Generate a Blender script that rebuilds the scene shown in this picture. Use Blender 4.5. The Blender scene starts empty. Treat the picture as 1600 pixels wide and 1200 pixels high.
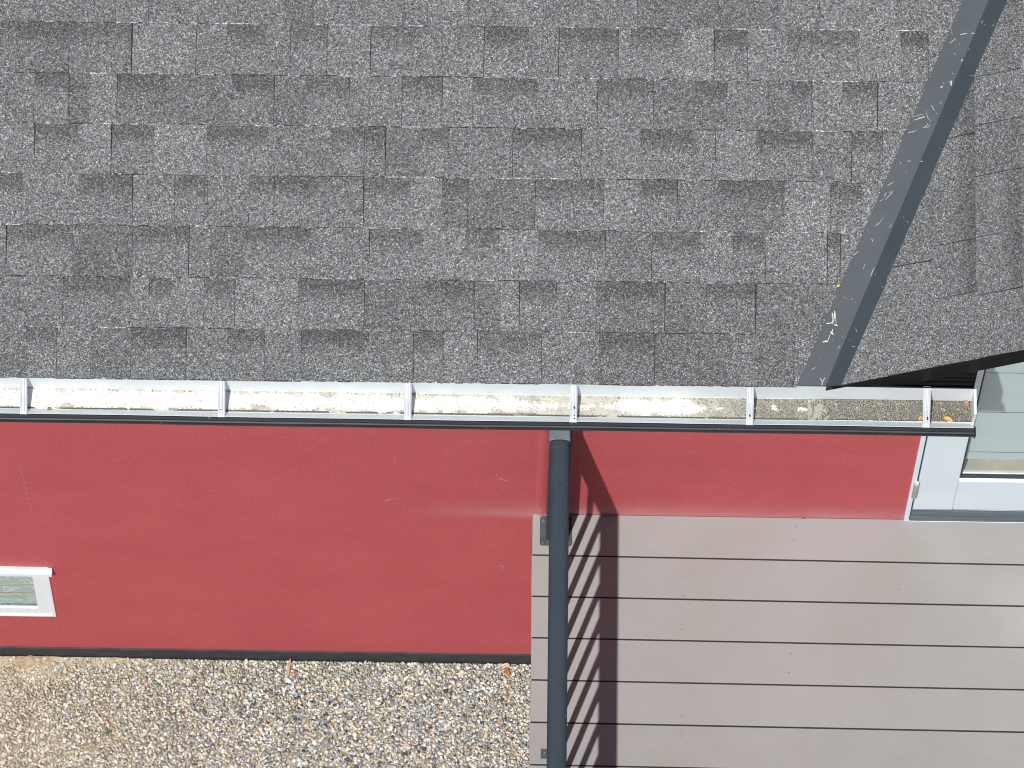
import bpy, math, random
import numpy as np
from mathutils import Vector, Matrix, noise as mnoise

random.seed(7)
rng = np.random.RandomState(11)
sc = bpy.context.scene
COL = sc.collection

# ------------------------------------------------------------------ camera
FPX = 10500.0                                   # focal length in photo pixels (1600 wide)
def nrm(v): v = np.array(v, float); return v / np.linalg.norm(v)
NADIR = nrm((694 - 800, 4240 - 600, FPX))
Zc = -NADIR
g = 0.0150
w = (106 - 3640 * g) / FPX
Xc = nrm((1, g, w)); Yc = np.cross(Zc, Xc)
M = np.array([Xc, Yc, Zc])                      # rows: world axes in camera coords
RIGHT, DOWN, FWD = M[:, 0], M[:, 1], M[:, 2]
D0 = FPX / 480.0
pc = np.array([32 / FPX * D0, 202 / FPX * D0, D0])
CAM = -(pc[0] * RIGHT + pc[1] * DOWN + pc[2] * FWD)
def ray(px, py): return (px - 800) * RIGHT + (py - 600) * DOWN + FPX * FWD
def at_z(px, py, z):
    d = ray(px, py); t = (z - CAM[2]) / d[2]; return CAM + t * d
def at_y(px, py, y=0.0):
    d = ray(px, py); t = (y - CAM[1]) / d[1]; return CAM + t * d
def at_plane(px, py, p0, n):
    d = ray(px, py); t = np.dot(np.array(p0) - CAM, n) / np.dot(d, n); return CAM + t * d

cd = bpy.data.cameras.new('camera'); cam = bpy.data.objects.new('camera', cd); COL.objects.link(cam)
cd.sensor_width = 36; cd.lens = FPX / 1600 * 36; cd.clip_start = 0.5; cd.clip_end = 300
mw = Matrix.Identity(4)
for i in range(3):
    mw[i][0] = RIGHT[i]; mw[i][1] = -DOWN[i]; mw[i][2] = -FWD[i]; mw[i][3] = CAM[i]
cam.matrix_world = mw
sc.camera = cam

# ------------------------------------------------------------------ light
SUN_TRAVEL = Vector((0.165, 0.42, -1.0))
elev = math.atan2(1.0, math.hypot(0.165, 0.42))
world = bpy.data.worlds.new("World"); sc.world = world; world.use_nodes = True
wn = world.node_tree; bg = wn.nodes['Background']
sky = wn.nodes.new('ShaderNodeTexSky'); sky.sky_type = 'NISHITA'; sky.sun_disc = False
sky.sun_elevation = elev; sky.sun_rotation = math.atan2(-0.165, -0.42)
sky.dust_density = 2.0; sky.ozone_density = 1.0
wn.links.new(sky.outputs[0], bg.inputs[0]); bg.inputs[1].default_value = 0.05
sd = bpy.data.lights.new('sun', 'SUN'); sd.energy = 4.9; sd.angle = math.radians(0.55); sd.color = (1.0, 0.975, 0.94)
so = bpy.data.objects.new('sun', sd); COL.objects.link(so)
so.rotation_euler = SUN_TRAVEL.to_track_quat('-Z', 'Y').to_euler(); so.location = (-3, -6, 12)
sc.view_settings.view_transform = 'Standard'; sc.view_settings.look = 'None'
sc.view_settings.exposure = 0.0; sc.view_settings.gamma = 1.0
try: sc.view_settings.use_curve_mapping = False
except Exception: pass
sc.cycles.use_denoising = True
try:
    sc.cycles.denoiser = 'OPENIMAGEDENOISE'; sc.cycles.denoising_input_passes = 'RGB_ALBEDO_NORMAL'; sc.cycles.denoising_prefilter = 'ACCURATE'
except Exception: pass
sc.cycles.max_bounces = 8; sc.cycles.filter_width = 1.05
sc.cycles.caustics_reflective = True
sc.cycles.blur_glossy = 0.1
sc.cycles.sample_clamp_indirect = 40.0

# ------------------------------------------------------------------ helpers
WT = {}                                          # world position of each empty
def tag(o, label=None, cat=None, group=None, kind=None):
    if label: o['label'] = label
    if cat: o['category'] = cat
    if group: o['group'] = group
    if kind: o['kind'] = kind
    return o

def empty(name, loc=(0, 0, 0)):
    o = bpy.data.objects.new(name, None); COL.objects.link(o); o.location = loc; o.empty_display_size = 0.1; WT[o.name] = tuple(loc)
    return o

def link_mesh(name, me, mats, parent=None, smooth=False):
    if not isinstance(mats, (list, tuple)): mats = [mats]
    for m in mats: me.materials.append(m)
    if smooth: me.polygons.foreach_set('use_smooth', [True] * len(me.polygons))
    o = bpy.data.objects.new(name, me); COL.objects.link(o)
    if parent is not None:
        o.parent = parent
        o.matrix_parent_inverse = Matrix.Translation(-Vector(WT.get(parent.name, (0, 0, 0))))
    return o

class MB:
    """collects shapes that belong to one mesh"""
    def __init__(s): s.v = []; s.f = []; s.mi = []; s.c = []
    def face(s, pts, mi=0, cols=None):
        b = len(s.v); s.v += [tuple(map(float, p)) for p in pts]; s.f.append(list(range(b, b + len(pts)))); s.mi.append(mi)
        s.c += list(cols) if cols is not None else [1.0] * len(pts)
    def box(s, x0, x1, y0, y1, z0, z1, mi=0):
        b = len(s.v)
        s.v += [(x0,y0,z0),(x1,y0,z0),(x1,y1,z0),(x0,y1,z0),(x0,y0,z1),(x1,y0,z1),(x1,y1,z1),(x0,y1,z1)]
        for f in ((0,3,2,1),(4,5,6,7),(0,1,5,4),(1,2,6,5),(2,3,7,6),(3,0,4,7)):
            s.f.append([b + i for i in f]); s.mi.append(mi)
        s.c += [1.0] * 8
    def sweep(s, rings, mi=0, closed=True, caps=True, ringmi=None):
        """rings: list of lists of points (same count)"""
        b = len(s.v); n = len(rings[0])
        for r in rings:
            s.v += [tuple(map(float, p)) for p in r]; s.c += [1.0] * n
        m = n if closed else n - 1
        for i in range(len(rings) - 1):
            for j in range(m):
                j2 = (j + 1) % n
                s.f.append([b + i*n + j, b + i*n + j2, b + (i+1)*n + j2, b + (i+1)*n + j])
                s.mi.append(mi if ringmi is None else ringmi[j])
        if caps and closed:
            s.f.append([b + j for j in range(n)][::-1]); s.mi.append(mi)
            s.f.append([b + (len(rings)-1)*n + j for j in range(n)]); s.mi.append(mi)
    def build(s, name, mats, parent=None, smooth=False, bevel=0.0, color=False, recalc=True, seg=2):
        me = bpy.data.meshes.new(name); me.from_pydata(s.v, [], s.f)
        me.polygons.foreach_set('material_index', s.mi)
        if color:
            ca = me.color_attributes.new('Col', 'FLOAT_COLOR', 'POINT')
            arr = np.ones((len(s.v), 4), np.float32); arr[:, :3] = np.array(s.c, np.float32).reshape(len(s.v), -1)
            ca.data.foreach_set('color', arr.ravel())
        me.update()
        if recalc:
            import bmesh
            bm = bmesh.new(); bm.from_mesh(me); bmesh.ops.recalc_face_normals(bm, faces=bm.faces); bm.to_mesh(me); bm.free()
        o = link_mesh(name, me, mats, parent, smooth)
        if bevel:
            md = o.modifiers.new('bevel', 'BEVEL'); md.width = bevel; md.segments = seg; md.limit_method = 'ANGLE'
            md.angle_limit = math.radians(35)
        return o

# ---- node materials
def mat(name):
    m = bpy.data.materials.new(name); m.use_nodes = True
    nt = m.node_tree; return m, nt, nt.nodes['Principled BSDF']
def N(nt, typ, **kw):
    n = nt.nodes.new(typ)
    for k, v in kw.items(): setattr(n, k, v)
    return n
def coords(nt, scale=(1, 1, 1)):
    tc = N(nt, 'ShaderNodeTexCoord'); mp = N(nt, 'ShaderNodeMapping'); mp.inputs['Scale'].default_value = scale
    nt.links.new(tc.outputs['Object'], mp.inputs[0]); return mp.outputs[0]
def noise_t(nt, vec, scale, detail=3, rough=0.55):
    n = N(nt, 'ShaderNodeTexNoise'); n.inputs['Scale'].default_value = scale; n.inputs['Detail'].default_value = detail
    n.inputs['Roughness'].default_value = rough; nt.links.new(vec, n.inputs['Vector']); return n.outputs['Fac']
def voro(nt, vec, scale, feature='F1', out='Color', rnd=1.0):
    n = N(nt, 'ShaderNodeTexVoronoi'); n.feature = feature; n.inputs['Scale'].default_value = scale
    n.inputs['Randomness'].default_value = rnd
    nt.links.new(vec, n.inputs['Vector']); return n.outputs[out]
def ramp(nt, fac, stops):
    r = N(nt, 'ShaderNodeValToRGB'); el = r.color_ramp.elements
    while len(el) < len(stops): el.new(0.5)
    for e, (p, c) in zip(el, stops):
        e.position = p; e.color = (c, c, c, 1) if not isinstance(c, (tuple, list)) else (*c, 1)
    nt.links.new(fac, r.inputs[0]); return r.outputs[0]
def mix(nt, fac, a, b, mode='MIX'):
    n = N(nt, 'ShaderNodeMix', data_type='RGBA', blend_type=mode)
    for s, v in ((n.inputs[0], fac), (n.inputs[6], a), (n.inputs[7], b)):
        if isinstance(v, (int, float)): s.default_value = v
        elif isinstance(v, (tuple, list)): s.default_value = (*v, 1)
        else: nt.links.new(v, s)
    return n.outputs[2]
def bump(nt, p, h, strength, dist):
    b = N(nt, 'ShaderNodeBump'); b.inputs['Strength'].default_value = strength; b.inputs['Distance'].default_value = dist
    nt.links.new(h, b.inputs['Height']); nt.links.new(b.outputs[0], p.inputs['Normal']); return b
def sepx(nt, col, ch=0):
    s = N(nt, 'ShaderNodeSeparateColor'); nt.links.new(col, s.inputs[0]); return s.outputs[ch]

def simple(name, col, rough=0.5, metal=0.0, var=0.12, scale=12, bscale=None, bstr=0.2, bdist=0.001, spec=0.5, specks=None):
    m, nt, p = mat(name); v = coords(nt)
    f = noise_t(nt, v, scale, 4)
    lo = tuple(c * (1 - var) for c in col); hi = tuple(min(1, c * (1 + var)) for c in col)
    c = ramp(nt, f, [(0.3, lo), (0.7, hi)])
    if specks:
        sf = voro(nt, v, specks[0], out='Distance'); sm = ramp(nt, sf, [(specks[1] * 0.7, 1.0), (specks[1], 0.0)])
        rnd = sepx(nt, voro(nt, v, specks[0])); rm = ramp(nt, rnd, [(0.80, 0.0), (0.86, 1.0)])
        k = mix(nt, 1.0, sm, rm, 'MULTIPLY')
        c = mix(nt, sepx(nt, k), c, specks[2])
    nt.links.new(c, p.inputs['Base Color'])
    p.inputs['Roughness'].default_value = rough; p.inputs['Metallic'].default_value = metal
    p.inputs['Specular IOR Level'].default_value = spec
    if bscale: bump(nt, p, noise_t(nt, v, bscale, 3), bstr, bdist)
    return m

def m_shingle():
    m, nt, p = mat('shingle_granules'); v = coords(nt)
    at = N(nt, 'ShaderNodeAttribute', attribute_name='Col')
    r1 = sepx(nt, voro(nt, v, 330)); r2 = sepx(nt, voro(nt, v, 520), 1)
    g1 = ramp(nt, r1, [(0.0, 0.30), (0.35, 0.72), (0.7, 1.06), (0.90, 1.5), (1.0, 2.5)])
    g2 = ramp(nt, r2, [(0.0, 0.55), (0.6, 0.95), (1.0, 1.6)])
    gg = mix(nt, 1.0, g1, g2, 'MULTIPLY')
    nz = ramp(nt, noise_t(nt, v, 9, 5, 0.6), [(0.3, 0.95), (0.7, 1.05)])
    nz2 = ramp(nt, noise_t(nt, v, 90, 3, 0.6), [(0.3, 0.93), (0.7, 1.07)])
    tint = mix(nt, ramp(nt, noise_t(nt, v, 40, 2), [(0.4, 0.0), (0.65, 1.0)]), (0.96, 1.0, 1.055), (0.995, 1.01, 1.0))
    c = mix(nt, 1.0, at.outputs['Color'], gg, 'MULTIPLY'); c = mix(nt, 1.0, c, nz, 'MULTIPLY')
    c = mix(nt, 1.0, c, nz2, 'MULTIPLY'); c = mix(nt, 1.0, c, tint, 'MULTIPLY')
    nt.links.new(c, p.inputs['Base Color']); p.inputs['Roughness'].default_value = 0.85
    p.inputs['Specular IOR Level'].default_value = 0.3
    bump(nt, p, r1, 0.55, 0.0012)
    return m

def m_red():
    m, nt, p = mat('red_render'); v = coords(nt)
    f = ramp(nt, noise_t(nt, v, 3.0, 6, 0.62), [(0.3, (0.500, 0.084, 0.095)), (0.7, (0.548, 0.102, 0.113))])
    fine = ramp(nt, noise_t(nt, v, 170, 2, 0.8), [(0.30, 0.76), (0.5, 1.0), (0.70, 1.28)])
    c = mix(nt, 1.0, f, fine, 'MULTIPLY')
    d = voro(nt, v, 70, out='Distance'); sm = ramp(nt, d, [(0.09, 1.0), (0.17, 0.0)])
    rm = ramp(nt, sepx(nt, voro(nt, v, 70)), [(0.84, 0.0), (0.90, 0.9)])
    k = sepx(nt, mix(nt, 1.0, sm, rm, 'MULTIPLY'))
    c = mix(nt, k, c, (0.68, 0.25, 0.27))
    # paler pink band on the wall at deck level, fading upward and leftward
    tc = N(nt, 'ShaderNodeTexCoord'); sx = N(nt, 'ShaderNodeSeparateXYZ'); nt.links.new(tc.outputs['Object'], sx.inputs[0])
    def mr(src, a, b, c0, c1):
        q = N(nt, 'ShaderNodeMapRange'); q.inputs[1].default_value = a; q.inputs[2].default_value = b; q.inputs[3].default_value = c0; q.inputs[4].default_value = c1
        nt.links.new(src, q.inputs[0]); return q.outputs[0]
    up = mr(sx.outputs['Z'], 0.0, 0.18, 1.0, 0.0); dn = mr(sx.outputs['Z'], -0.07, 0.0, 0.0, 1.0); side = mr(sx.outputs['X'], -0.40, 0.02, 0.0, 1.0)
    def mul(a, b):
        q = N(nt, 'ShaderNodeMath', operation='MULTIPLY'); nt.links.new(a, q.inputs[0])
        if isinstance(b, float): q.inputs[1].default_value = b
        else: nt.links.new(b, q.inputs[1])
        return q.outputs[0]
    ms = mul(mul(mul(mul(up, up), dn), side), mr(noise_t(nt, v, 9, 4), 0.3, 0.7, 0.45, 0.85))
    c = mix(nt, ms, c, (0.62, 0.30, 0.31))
    nt.links.new(c, p.inputs['Base Color']); p.inputs['Roughness'].default_value = 0.75
    p.inputs['Specular IOR Level'].default_value = 0.3
    h1 = noise_t(nt, v, 170, 2, 0.7); h2 = noise_t(nt, v, 14, 4)
    ad = N(nt, 'ShaderNodeMath', operation='MULTIPLY_ADD'); ad.inputs[1].default_value = 1.2
    nt.links.new(h2, ad.inputs[0]); nt.links.new(h1, ad.inputs[2])
    bump(nt, p, ad.outputs[0], 0.8, 0.0018)
    return m

def m_deck():
    m, nt, p = mat('composite_decking'); tc = N(nt, 'ShaderNodeTexCoord')
    def mp(sx):
        q = N(nt, 'ShaderNodeMapping'); q.inputs['Scale'].default_value = sx; nt.links.new(tc.outputs['Object'], q.inputs[0]); return q.outputs[0]
    base = ramp(nt, noise_t(nt, mp((1, 1, 1)), 1.6, 4, 0.55), [(0.32, (0.245, 0.236, 0.230)), (0.68, (0.274, 0.267, 0.263))])
    warm = mix(nt, ramp(nt, noise_t(nt, mp((1, 1.3, 1)), 2.4, 4, 0.6), [(0.52, 0.0), (0.76, 0.6)]), base, (0.250, 0.236, 0.208))
    grain = ramp(nt, noise_t(nt, mp((4, 130, 1)), 3.0, 4, 0.7), [(0.3, 0.95), (0.7, 1.05)])
    oi = N(nt, 'ShaderNodeObjectInfo'); rr = ramp(nt, oi.outputs['Random'], [(0.0, 0.965), (1.0, 1.035)])
    c = mix(nt, 1.0, warm, grain, 'MULTIPLY'); c = mix(nt, 1.0, c, rr, 'MULTIPLY')
    nt.links.new(c, p.inputs['Base Color']); p.inputs['Roughness'].default_value = 0.7
    p.inputs['Specular IOR Level'].default_value = 0.35
    bump(nt, p, noise_t(nt, mp((4, 130, 1)), 5.0, 4, 0.7), 0.35, 0.0008)
    return m

def m_attr(name, rough=0.8, bscale=200, bstr=0.5, bdist=0.001, spec=0.3):
    m, nt, p = mat(name); v = coords(nt)
    at = N(nt, 'ShaderNodeAttribute', attribute_name='Col')
    f = ramp(nt, noise_t(nt, v, bscale, 3, 0.65), [(0.3, 0.80), (0.7, 1.2)])
    c = mix(nt, 1.0, at.outputs['Color'], f, 'MULTIPLY')
    nt.links.new(c, p.inputs['Base Color']); p.inputs['Roughness'].default_value = rough
    p.inputs['Specular IOR Level'].default_value = spec
    bump(nt, p, noise_t(nt, v, bscale, 3, 0.65), bstr, bdist)
    return m

def m_glass():
    m, nt, p = mat('window_glass')
    out = nt.nodes['Material Output']
    gl = N(nt, 'ShaderNodeBsdfGlossy'); gl.inputs['Roughness'].default_value = 0.13
    gl.inputs['Color'].default_value = (0.9, 0.95, 0.95, 1)
    tr = N(nt, 'ShaderNodeBsdfTransparent'); tr.inputs['Color'].default_value = (0.95, 0.975, 0.975, 1)
    fr = N(nt, 'ShaderNodeFresnel'); fr.inputs['IOR'].default_value = 1.75
    v = coords(nt); bn = N(nt, 'ShaderNodeBump'); bn.inputs['Strength'].default_value = 0.05; bn.inputs['Distance'].default_value = 0.002
    nt.links.new(noise_t(nt, v, 1.5, 1), bn.inputs['Height']); nt.links.new(bn.outputs[0], gl.inputs['Normal'])
    mx = N(nt, 'ShaderNodeMixShader')
    geo = N(nt, 'ShaderNodeNewGeometry'); sx = N(nt, 'ShaderNodeSeparateXYZ'); nt.links.new(geo.outputs['True Normal'], sx.inputs[0])
    front = N(nt, 'ShaderNodeMath', operation='LESS_THAN'); nt.links.new(sx.outputs['Y'], front.inputs[0]); front.inputs[1].default_value = -0.5
    ab = N(nt, 'ShaderNodeMath', operation='SUBTRACT'); ab.inputs[0].default_value = 1.0; nt.links.new(geo.outputs['Backfacing'], ab.inputs[1])
    m1 = N(nt, 'ShaderNodeMath', operation='MULTIPLY'); nt.links.new(front.outputs[0], m1.inputs[0]); nt.links.new(ab.outputs[0], m1.inputs[1])
    m2 = N(nt, 'ShaderNodeMath', operation='MULTIPLY'); nt.links.new(m1.outputs[0], m2.inputs[0]); nt.links.new(fr.outputs[0], m2.inputs[1])
    nt.links.new(m2.outputs[0], mx.inputs[0]); nt.links.new(tr.outputs[0], mx.inputs[1]); nt.links.new(gl.outputs[0], mx.inputs[2])
    nt.links.new(mx.outputs[0], out.inputs['Surface'])
    return m

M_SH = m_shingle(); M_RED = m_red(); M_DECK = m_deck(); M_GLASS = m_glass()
M_UNDER = simple('roof_underlay', (0.018, 0.018, 0.02), 0.9)
M_FLASH = simple('anthracite_flashing', (0.046, 0.059, 0.070), 0.52, 0.0, 0.10, 7, 60, 0.08, 0.001, 0.24, specks=(38, 0.05, (0.25, 0.27, 0.28)))
M_SCR = simple('scratch_white', (0.40, 0.41, 0.41), 0.7, var=0.3, scale=90)
M_GWHITE = simple('gutter_white_coat', (0.72, 0.775, 0.81), 0.42, 0, 0.05, 6, 40, 0.05, 0.001)
M_GDARK = simple('gutter_anthracite', (0.013, 0.015, 0.019), 0.28, 0, 0.25, 9, spec=0.8, specks=(70, 0.10, (0.3, 0.3, 0.3)))
M_HANG = simple('hanger_metal', (0.50, 0.53, 0.57), 0.38, 0.15, 0.08, 30, 80, 0.1, 0.0005)
M_HOLE = simple('slot_dark', (0.015, 0.015, 0.015), 0.9)
M_RAIL = simple('rail_anthracite', (0.036, 0.048, 0.064), 0.5, 0, 0.06, 10, 300, 0.05, 0.0003, 0.12, specks=(30, 0.05, (0.4, 0.42, 0.42)))
M_PLATE = simple('plate_anthracite', (0.050, 0.064, 0.070), 0.38, 0, 0.25, 40, 90, 0.2, 0.001)
M_BRK = simple('bracket_grey', (0.115, 0.135, 0.155), 0.6, 0, 0.08, 40)
M_SCREW = simple('screw_steel', (0.45, 0.45, 0.44), 0.3, 0.8, 0.2, 200)
M_UPVC = simple('white_upvc', (0.76, 0.87, 0.93), 0.35, 0, 0.025, 5, 30, 0.03, 0.001)
M_UPVC2 = simple('white_window_frame', (0.90, 0.94, 0.98), 0.35, 0, 0.02, 5)
M_GASKET = simple('gasket', (0.02, 0.025, 0.03), 0.7)
M_BLACK = simple('black_fascia_metal', (0.007, 0.007, 0.008), 0.38, 0, 0.3, 6, 14, 0.12, 0.002, 0.06)
M_PLINTH = simple('bitumen_plinth', (0.034, 0.036, 0.040), 0.75, 0, 0.35, 18, 220, 0.5, 0.001, specks=(110, 0.22, (0.13, 0.13, 0.13)))
M_WOOD = simple('joist_wood', (0.10, 0.07, 0.05), 0.8)
M_SOIL = simple('sandy_ground', (0.36, 0.295, 0.195), 0.95, 0, 0.3, 25, 160, 0.9, 0.003)
M_STONE = m_attr('gravel_stone', 0.75, 320, 0.3, 0.0008)
M_SED = m_attr('gutter_residue', 0.8, 260, 0.5, 0.0008)
M_LEAF = m_attr('dry_leaf', 0.6, 120, 0.4, 0.0008)
M_GRASS = simple('grass_blade', (0.09, 0.16, 0.035), 0.6, 0, 0.3, 60)
M_BLIND = simple('pale_panel', (0.62, 0.70, 0.72), 0.6, 0, 0.04, 3)
M_BLINDEDGE = simple('panel_seam', (0.20, 0.27, 0.27), 0.7, 0, 0.1, 3)
M_SKIRT = simple('room_floor_beige', (0.34, 0.31, 0.24), 0.6, 0, 0.25, 8)
M_DROP = simple('bird_dropping', (0.62, 0.62, 0.58), 0.8, 0, 0.2, 120, 200, 0.5, 0.001)

def m_sill():
    m, nt, p = mat('threshold_aluminium'); v = coords(nt, (1.2, 60, 90))
    c = ramp(nt, noise_t(nt, v, 3, 5, 0.7), [(0.3, (0.05, 0.075, 0.105)), (0.5, (0.10, 0.14, 0.18)), (0.75, (0.26, 0.31, 0.36))])
    nt.links.new(c, p.inputs['Base Color']); p.inputs['Roughness'].default_value = 0.35; p.inputs['Metallic'].default_value = 0.3
    return m
M_SILL = m_sill()

def m_curtain():
    m, nt, p = mat('patterned_net_curtain'); v = coords(nt, (1, 1, 1.0))
    w_ = N(nt, 'ShaderNodeTexNoise'); w_.inputs['Scale'].default_value = 9; w_.inputs['Distortion'].default_value = 2.6; w_.inputs['Detail'].default_value = 1
    nt.links.new(v, w_.inputs['Vector'])
    k = ramp(nt, w_.outputs['Fac'], [(0.44, 0.0), (0.48, 1.0), (0.53, 1.0), (0.57, 0.0)])
    c = mix(nt, k, (0.46, 0.56, 0.56), (0.70, 0.76, 0.75))
    nt.links.new(c, p.inputs['Base Color']); p.inputs['Roughness'].default_value = 0.8
    return m
M_CURT = m_curtain()

for n_ in M_BLACK.node_tree.nodes:
    if n_.type == 'BSDF_PRINCIPLED': n_.inputs['IOR'].default_value = 1.25
# ------------------------------------------------------------------ key planes
GZ = at_y(829, 1034)[2]                     # ground level beside the wall
ZE = 2.15                                   # eaves height above the deck
E0 = at_z(1100, 603.5, ZE); YE = E0[1]      # roof edge
VAL0 = at_plane(1290, 604, (0, YE, 0), (0, 1, 0)); XV0 = VAL0[0]
# gable pitch so that the rake passes its point in the photo; main pitch so that the valley does
RK = at_plane(1600, 545.5, (0, YE, 0), (0, 1, 0)); XR0 = at_plane(1312, 603, (0, YE, 0), (0, 1, 0))
T2 = (RK[2] - ZE) / (RK[0] - XV0)
n2 = nrm((-T2, 0, 1))
VT = at_plane(1545, 0, (XV0, YE, ZE), n2)
T1 = (VT[2] - ZE) / (VT[1] - YE)
P1 = math.atan(T1); P2 = math.atan(T2)
n1 = nrm((0, -T1, 1)); o1 = np.array((0, YE, ZE)); o2 = np.array((XV0, YE, ZE))
print('GZ', GZ, 'YE', YE, 'pitches', math.degrees(P1), math.degrees(P2), 'XV0', XV0)
S1 = np.array((0, math.cos(P1), math.sin(P1))); S2 = np.array((math.cos(P2), 0, math.sin(P2)))
def main_uv(px, py):
    q = at_plane(px, py, o1, n1) - o1; return q[0], float(np.dot(q, S1))
def right_uv(px, py):                        # u = up the slope (+X), v = along Y
    q = at_plane(px, py, o2, n2) - o2; return float(np.dot(q, S2)), q[1]
def P_main(u, v, h=0.0): return o1 + np.array((u, 0, 0)) + S1 * v + n1 * h
def P_right(u, v, h=0.0): return o2 + S2 * u + np.array((0, v, 0)) + n2 * h

def line(a, b):                              # half plane through a, b: keeps the left side of a->b
    return (-(b[1]-a[1]), (b[0]-a[0]), (b[1]-a[1])*a[0] - (b[0]-a[0])*a[1])
def clip(poly, hp):
    A, B, C_ = hp; out = []
    for i in range(len(poly)):
        p, q = poly[i], poly[(i+1) % len(poly)]
        dp = A*p[0] + B*p[1] + C_; dq = A*q[0] + B*q[1] + C_
        if dp >= 0: out.append(p)
        if dp * dq < 0:
            t = dp / (dp - dq); out.append(tuple(p[k] + t * (q[k] - p[k]) for k in range(4)))
    return out

# ================================================================== HOUSE
house = empty('house', (0, 0, GZ))
tag(house, 'red rendered house with grey shingle roof, white lined gutter and white glazed door', 'house')

# ---- roof shingles
E = main_uv(400, 195)[1] - main_uv(400, 275)[1]
courses_px = [591, 510, 430.5, 350.5, 270.5, 192, 113.5, 33.5, -46, -126, -206]
# (x0, x1, kind) in photo pixels; l light, m mid, d dark, b dark band at the top, B = dark tab with band
ROWS = {
 0: [(-40,40,'d'),(40,88,'b'),(88,141,'m'),(141,204,'d'),(204,290,'b'),(290,354,'m'),(354,412,'b'),(412,470,'m'),(470,578,'b'),(578,645,'m'),(645,692,'b'),(692,745,'l'),(745,845,'b'),(845,935,'m'),(935,1022,'B'),(1022,1140,'d'),(1140,1185,'m'),(1185,1240,'d'),(1240,1330,'m')],
 1: [(-60,97,'m'),(97,202,'b'),(202,232,'m'),(232,268,'b'),(268,318,'l'),(318,366,'b'),(366,465,'l'),(465,568,'b'),(568,661,'d'),(661,740,'B'),(740,782,'d'),(782,811,'l'),(811,868,'b'),(868,930,'m'),(930,1038,'B'),(1038,1103,'d'),(1103,1180,'B'),(1180,1285,'d'),(1285,1400,'m')],
 2: [(-50,9,'m'),(9,112,'b'),(112,206,'d'),(206,294,'b'),(294,328,'m'),(328,378,'d'),(378,484,'b'),(484,576,'m'),(576,661,'b'),(661,725,'l'),(725,778,'b'),(778,840,'l'),(840,945,'b'),(945,1017,'m'),(1017,1093,'b'),(1093,1145,'l'),(1145,1195,'b'),(1195,1292,'m'),(1292,1312,'b'),(1312,1420,'l')],
 3: [(-70,33,'b'),(33,122,'m'),(122,206,'b'),(206,272,'l'),(272,323,'b'),(323,388,'m'),(388,427,'b'),(427,497,'b'),(497,567,'m'),(567,640,'b'),(640,690,'l'),(690,730,'B'),(730,835,'d'),(835,942,'b'),(942,1002,'l'),(1002,1057,'b'),(1057,1120,'m'),(1120,1225,'B'),(1225,1297,'l'),(1297,1345,'b'),(1345,1480,'l')],
 4: [(-30,16,'l'),(16,53,'m'),(53,122,'b'),(122,173,'l'),(173,240,'b'),(240,322,'l'),(322,418,'b'),(418,519,'m'),(519,568,'b'),(568,601,'B'),(601,655,'d'),(655,700,'b'),(700,800,'m'),(800,907,'b'),(907,998,'l'),(998,1083,'b'),(1083,1117,'m'),(1117,1180,'l'),(1180,1268,'b'),(1268,1330,'m'),(1330,1378,'b'),(1378,1480,'l')],
 5: [(-60,8,'m'),(8,52,'m'),(52,107,'b'),(107,139,'d'),(139,182,'l'),(182,257,'B'),(257,361,'d'),(361,427,'b'),(427,476,'d'),(476,545,'b'),(545,627,'m'),(627,690,'b'),(690,738,'l'),(738,840,'b'),(840,933,'m'),(933,1020,'b'),(1020,1085,'d'),(1085,1135,'B'),(1135,1200,'m'),(1200,1236,'d'),(1236,1268,'b'),(1268,1315,'l'),(1315,1370,'b'),(1370,1520,'l')],
 6: [(-40,24,'b'),(24,107,'B'),(107,205,'b'),(205,305,'l'),(305,353,'m'),(353,415,'b'),(415,453,'m'),(453,510,'b'),(510,578,'l'),(578,656,'b'),(656,755,'m'),(755,825,'b'),(825,872,'m'),(872,902,'b'),(902,965,'B'),(965,985,'l'),(985,1065,'b'),(1065,1115,'l'),(1115,1167,'b'),(1167,1230,'l'),(1230,1340,'b'),(1340,1408,'l'),(1408,1450,'b'),(1450,1560,'m')],
 7: [(-50,180,'m'),(180,232,'l'),(232,308,'m'),(308,445,'m'),(445,490,'d'),(490,668,'m'),(668,732,'l'),(732,785,'m'),(785,848,'l'),(848,995,'m'),(995,1038,'d'),(1038,1215,'d'),(1215,1280,'m'),(1280,1398,'l'),(1398,1570,'m')],
}
TONE = {'l': 0.176, 'm': 0.159, 'd': 0.136, 'b': 0.166, 'B': 0.143}
def hpset_main():
    a = main_uv(1245, 604); b = main_uv(1504, 0)
    return line(a, b)
HP_MAIN = hpset_main()
a_, b_ = right_uv(1316, 604), right_uv(1575, 0)
HP_RIGHT = line(b_, a_)
tuv = main_uv(700, -100)
rb = MB()
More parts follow.
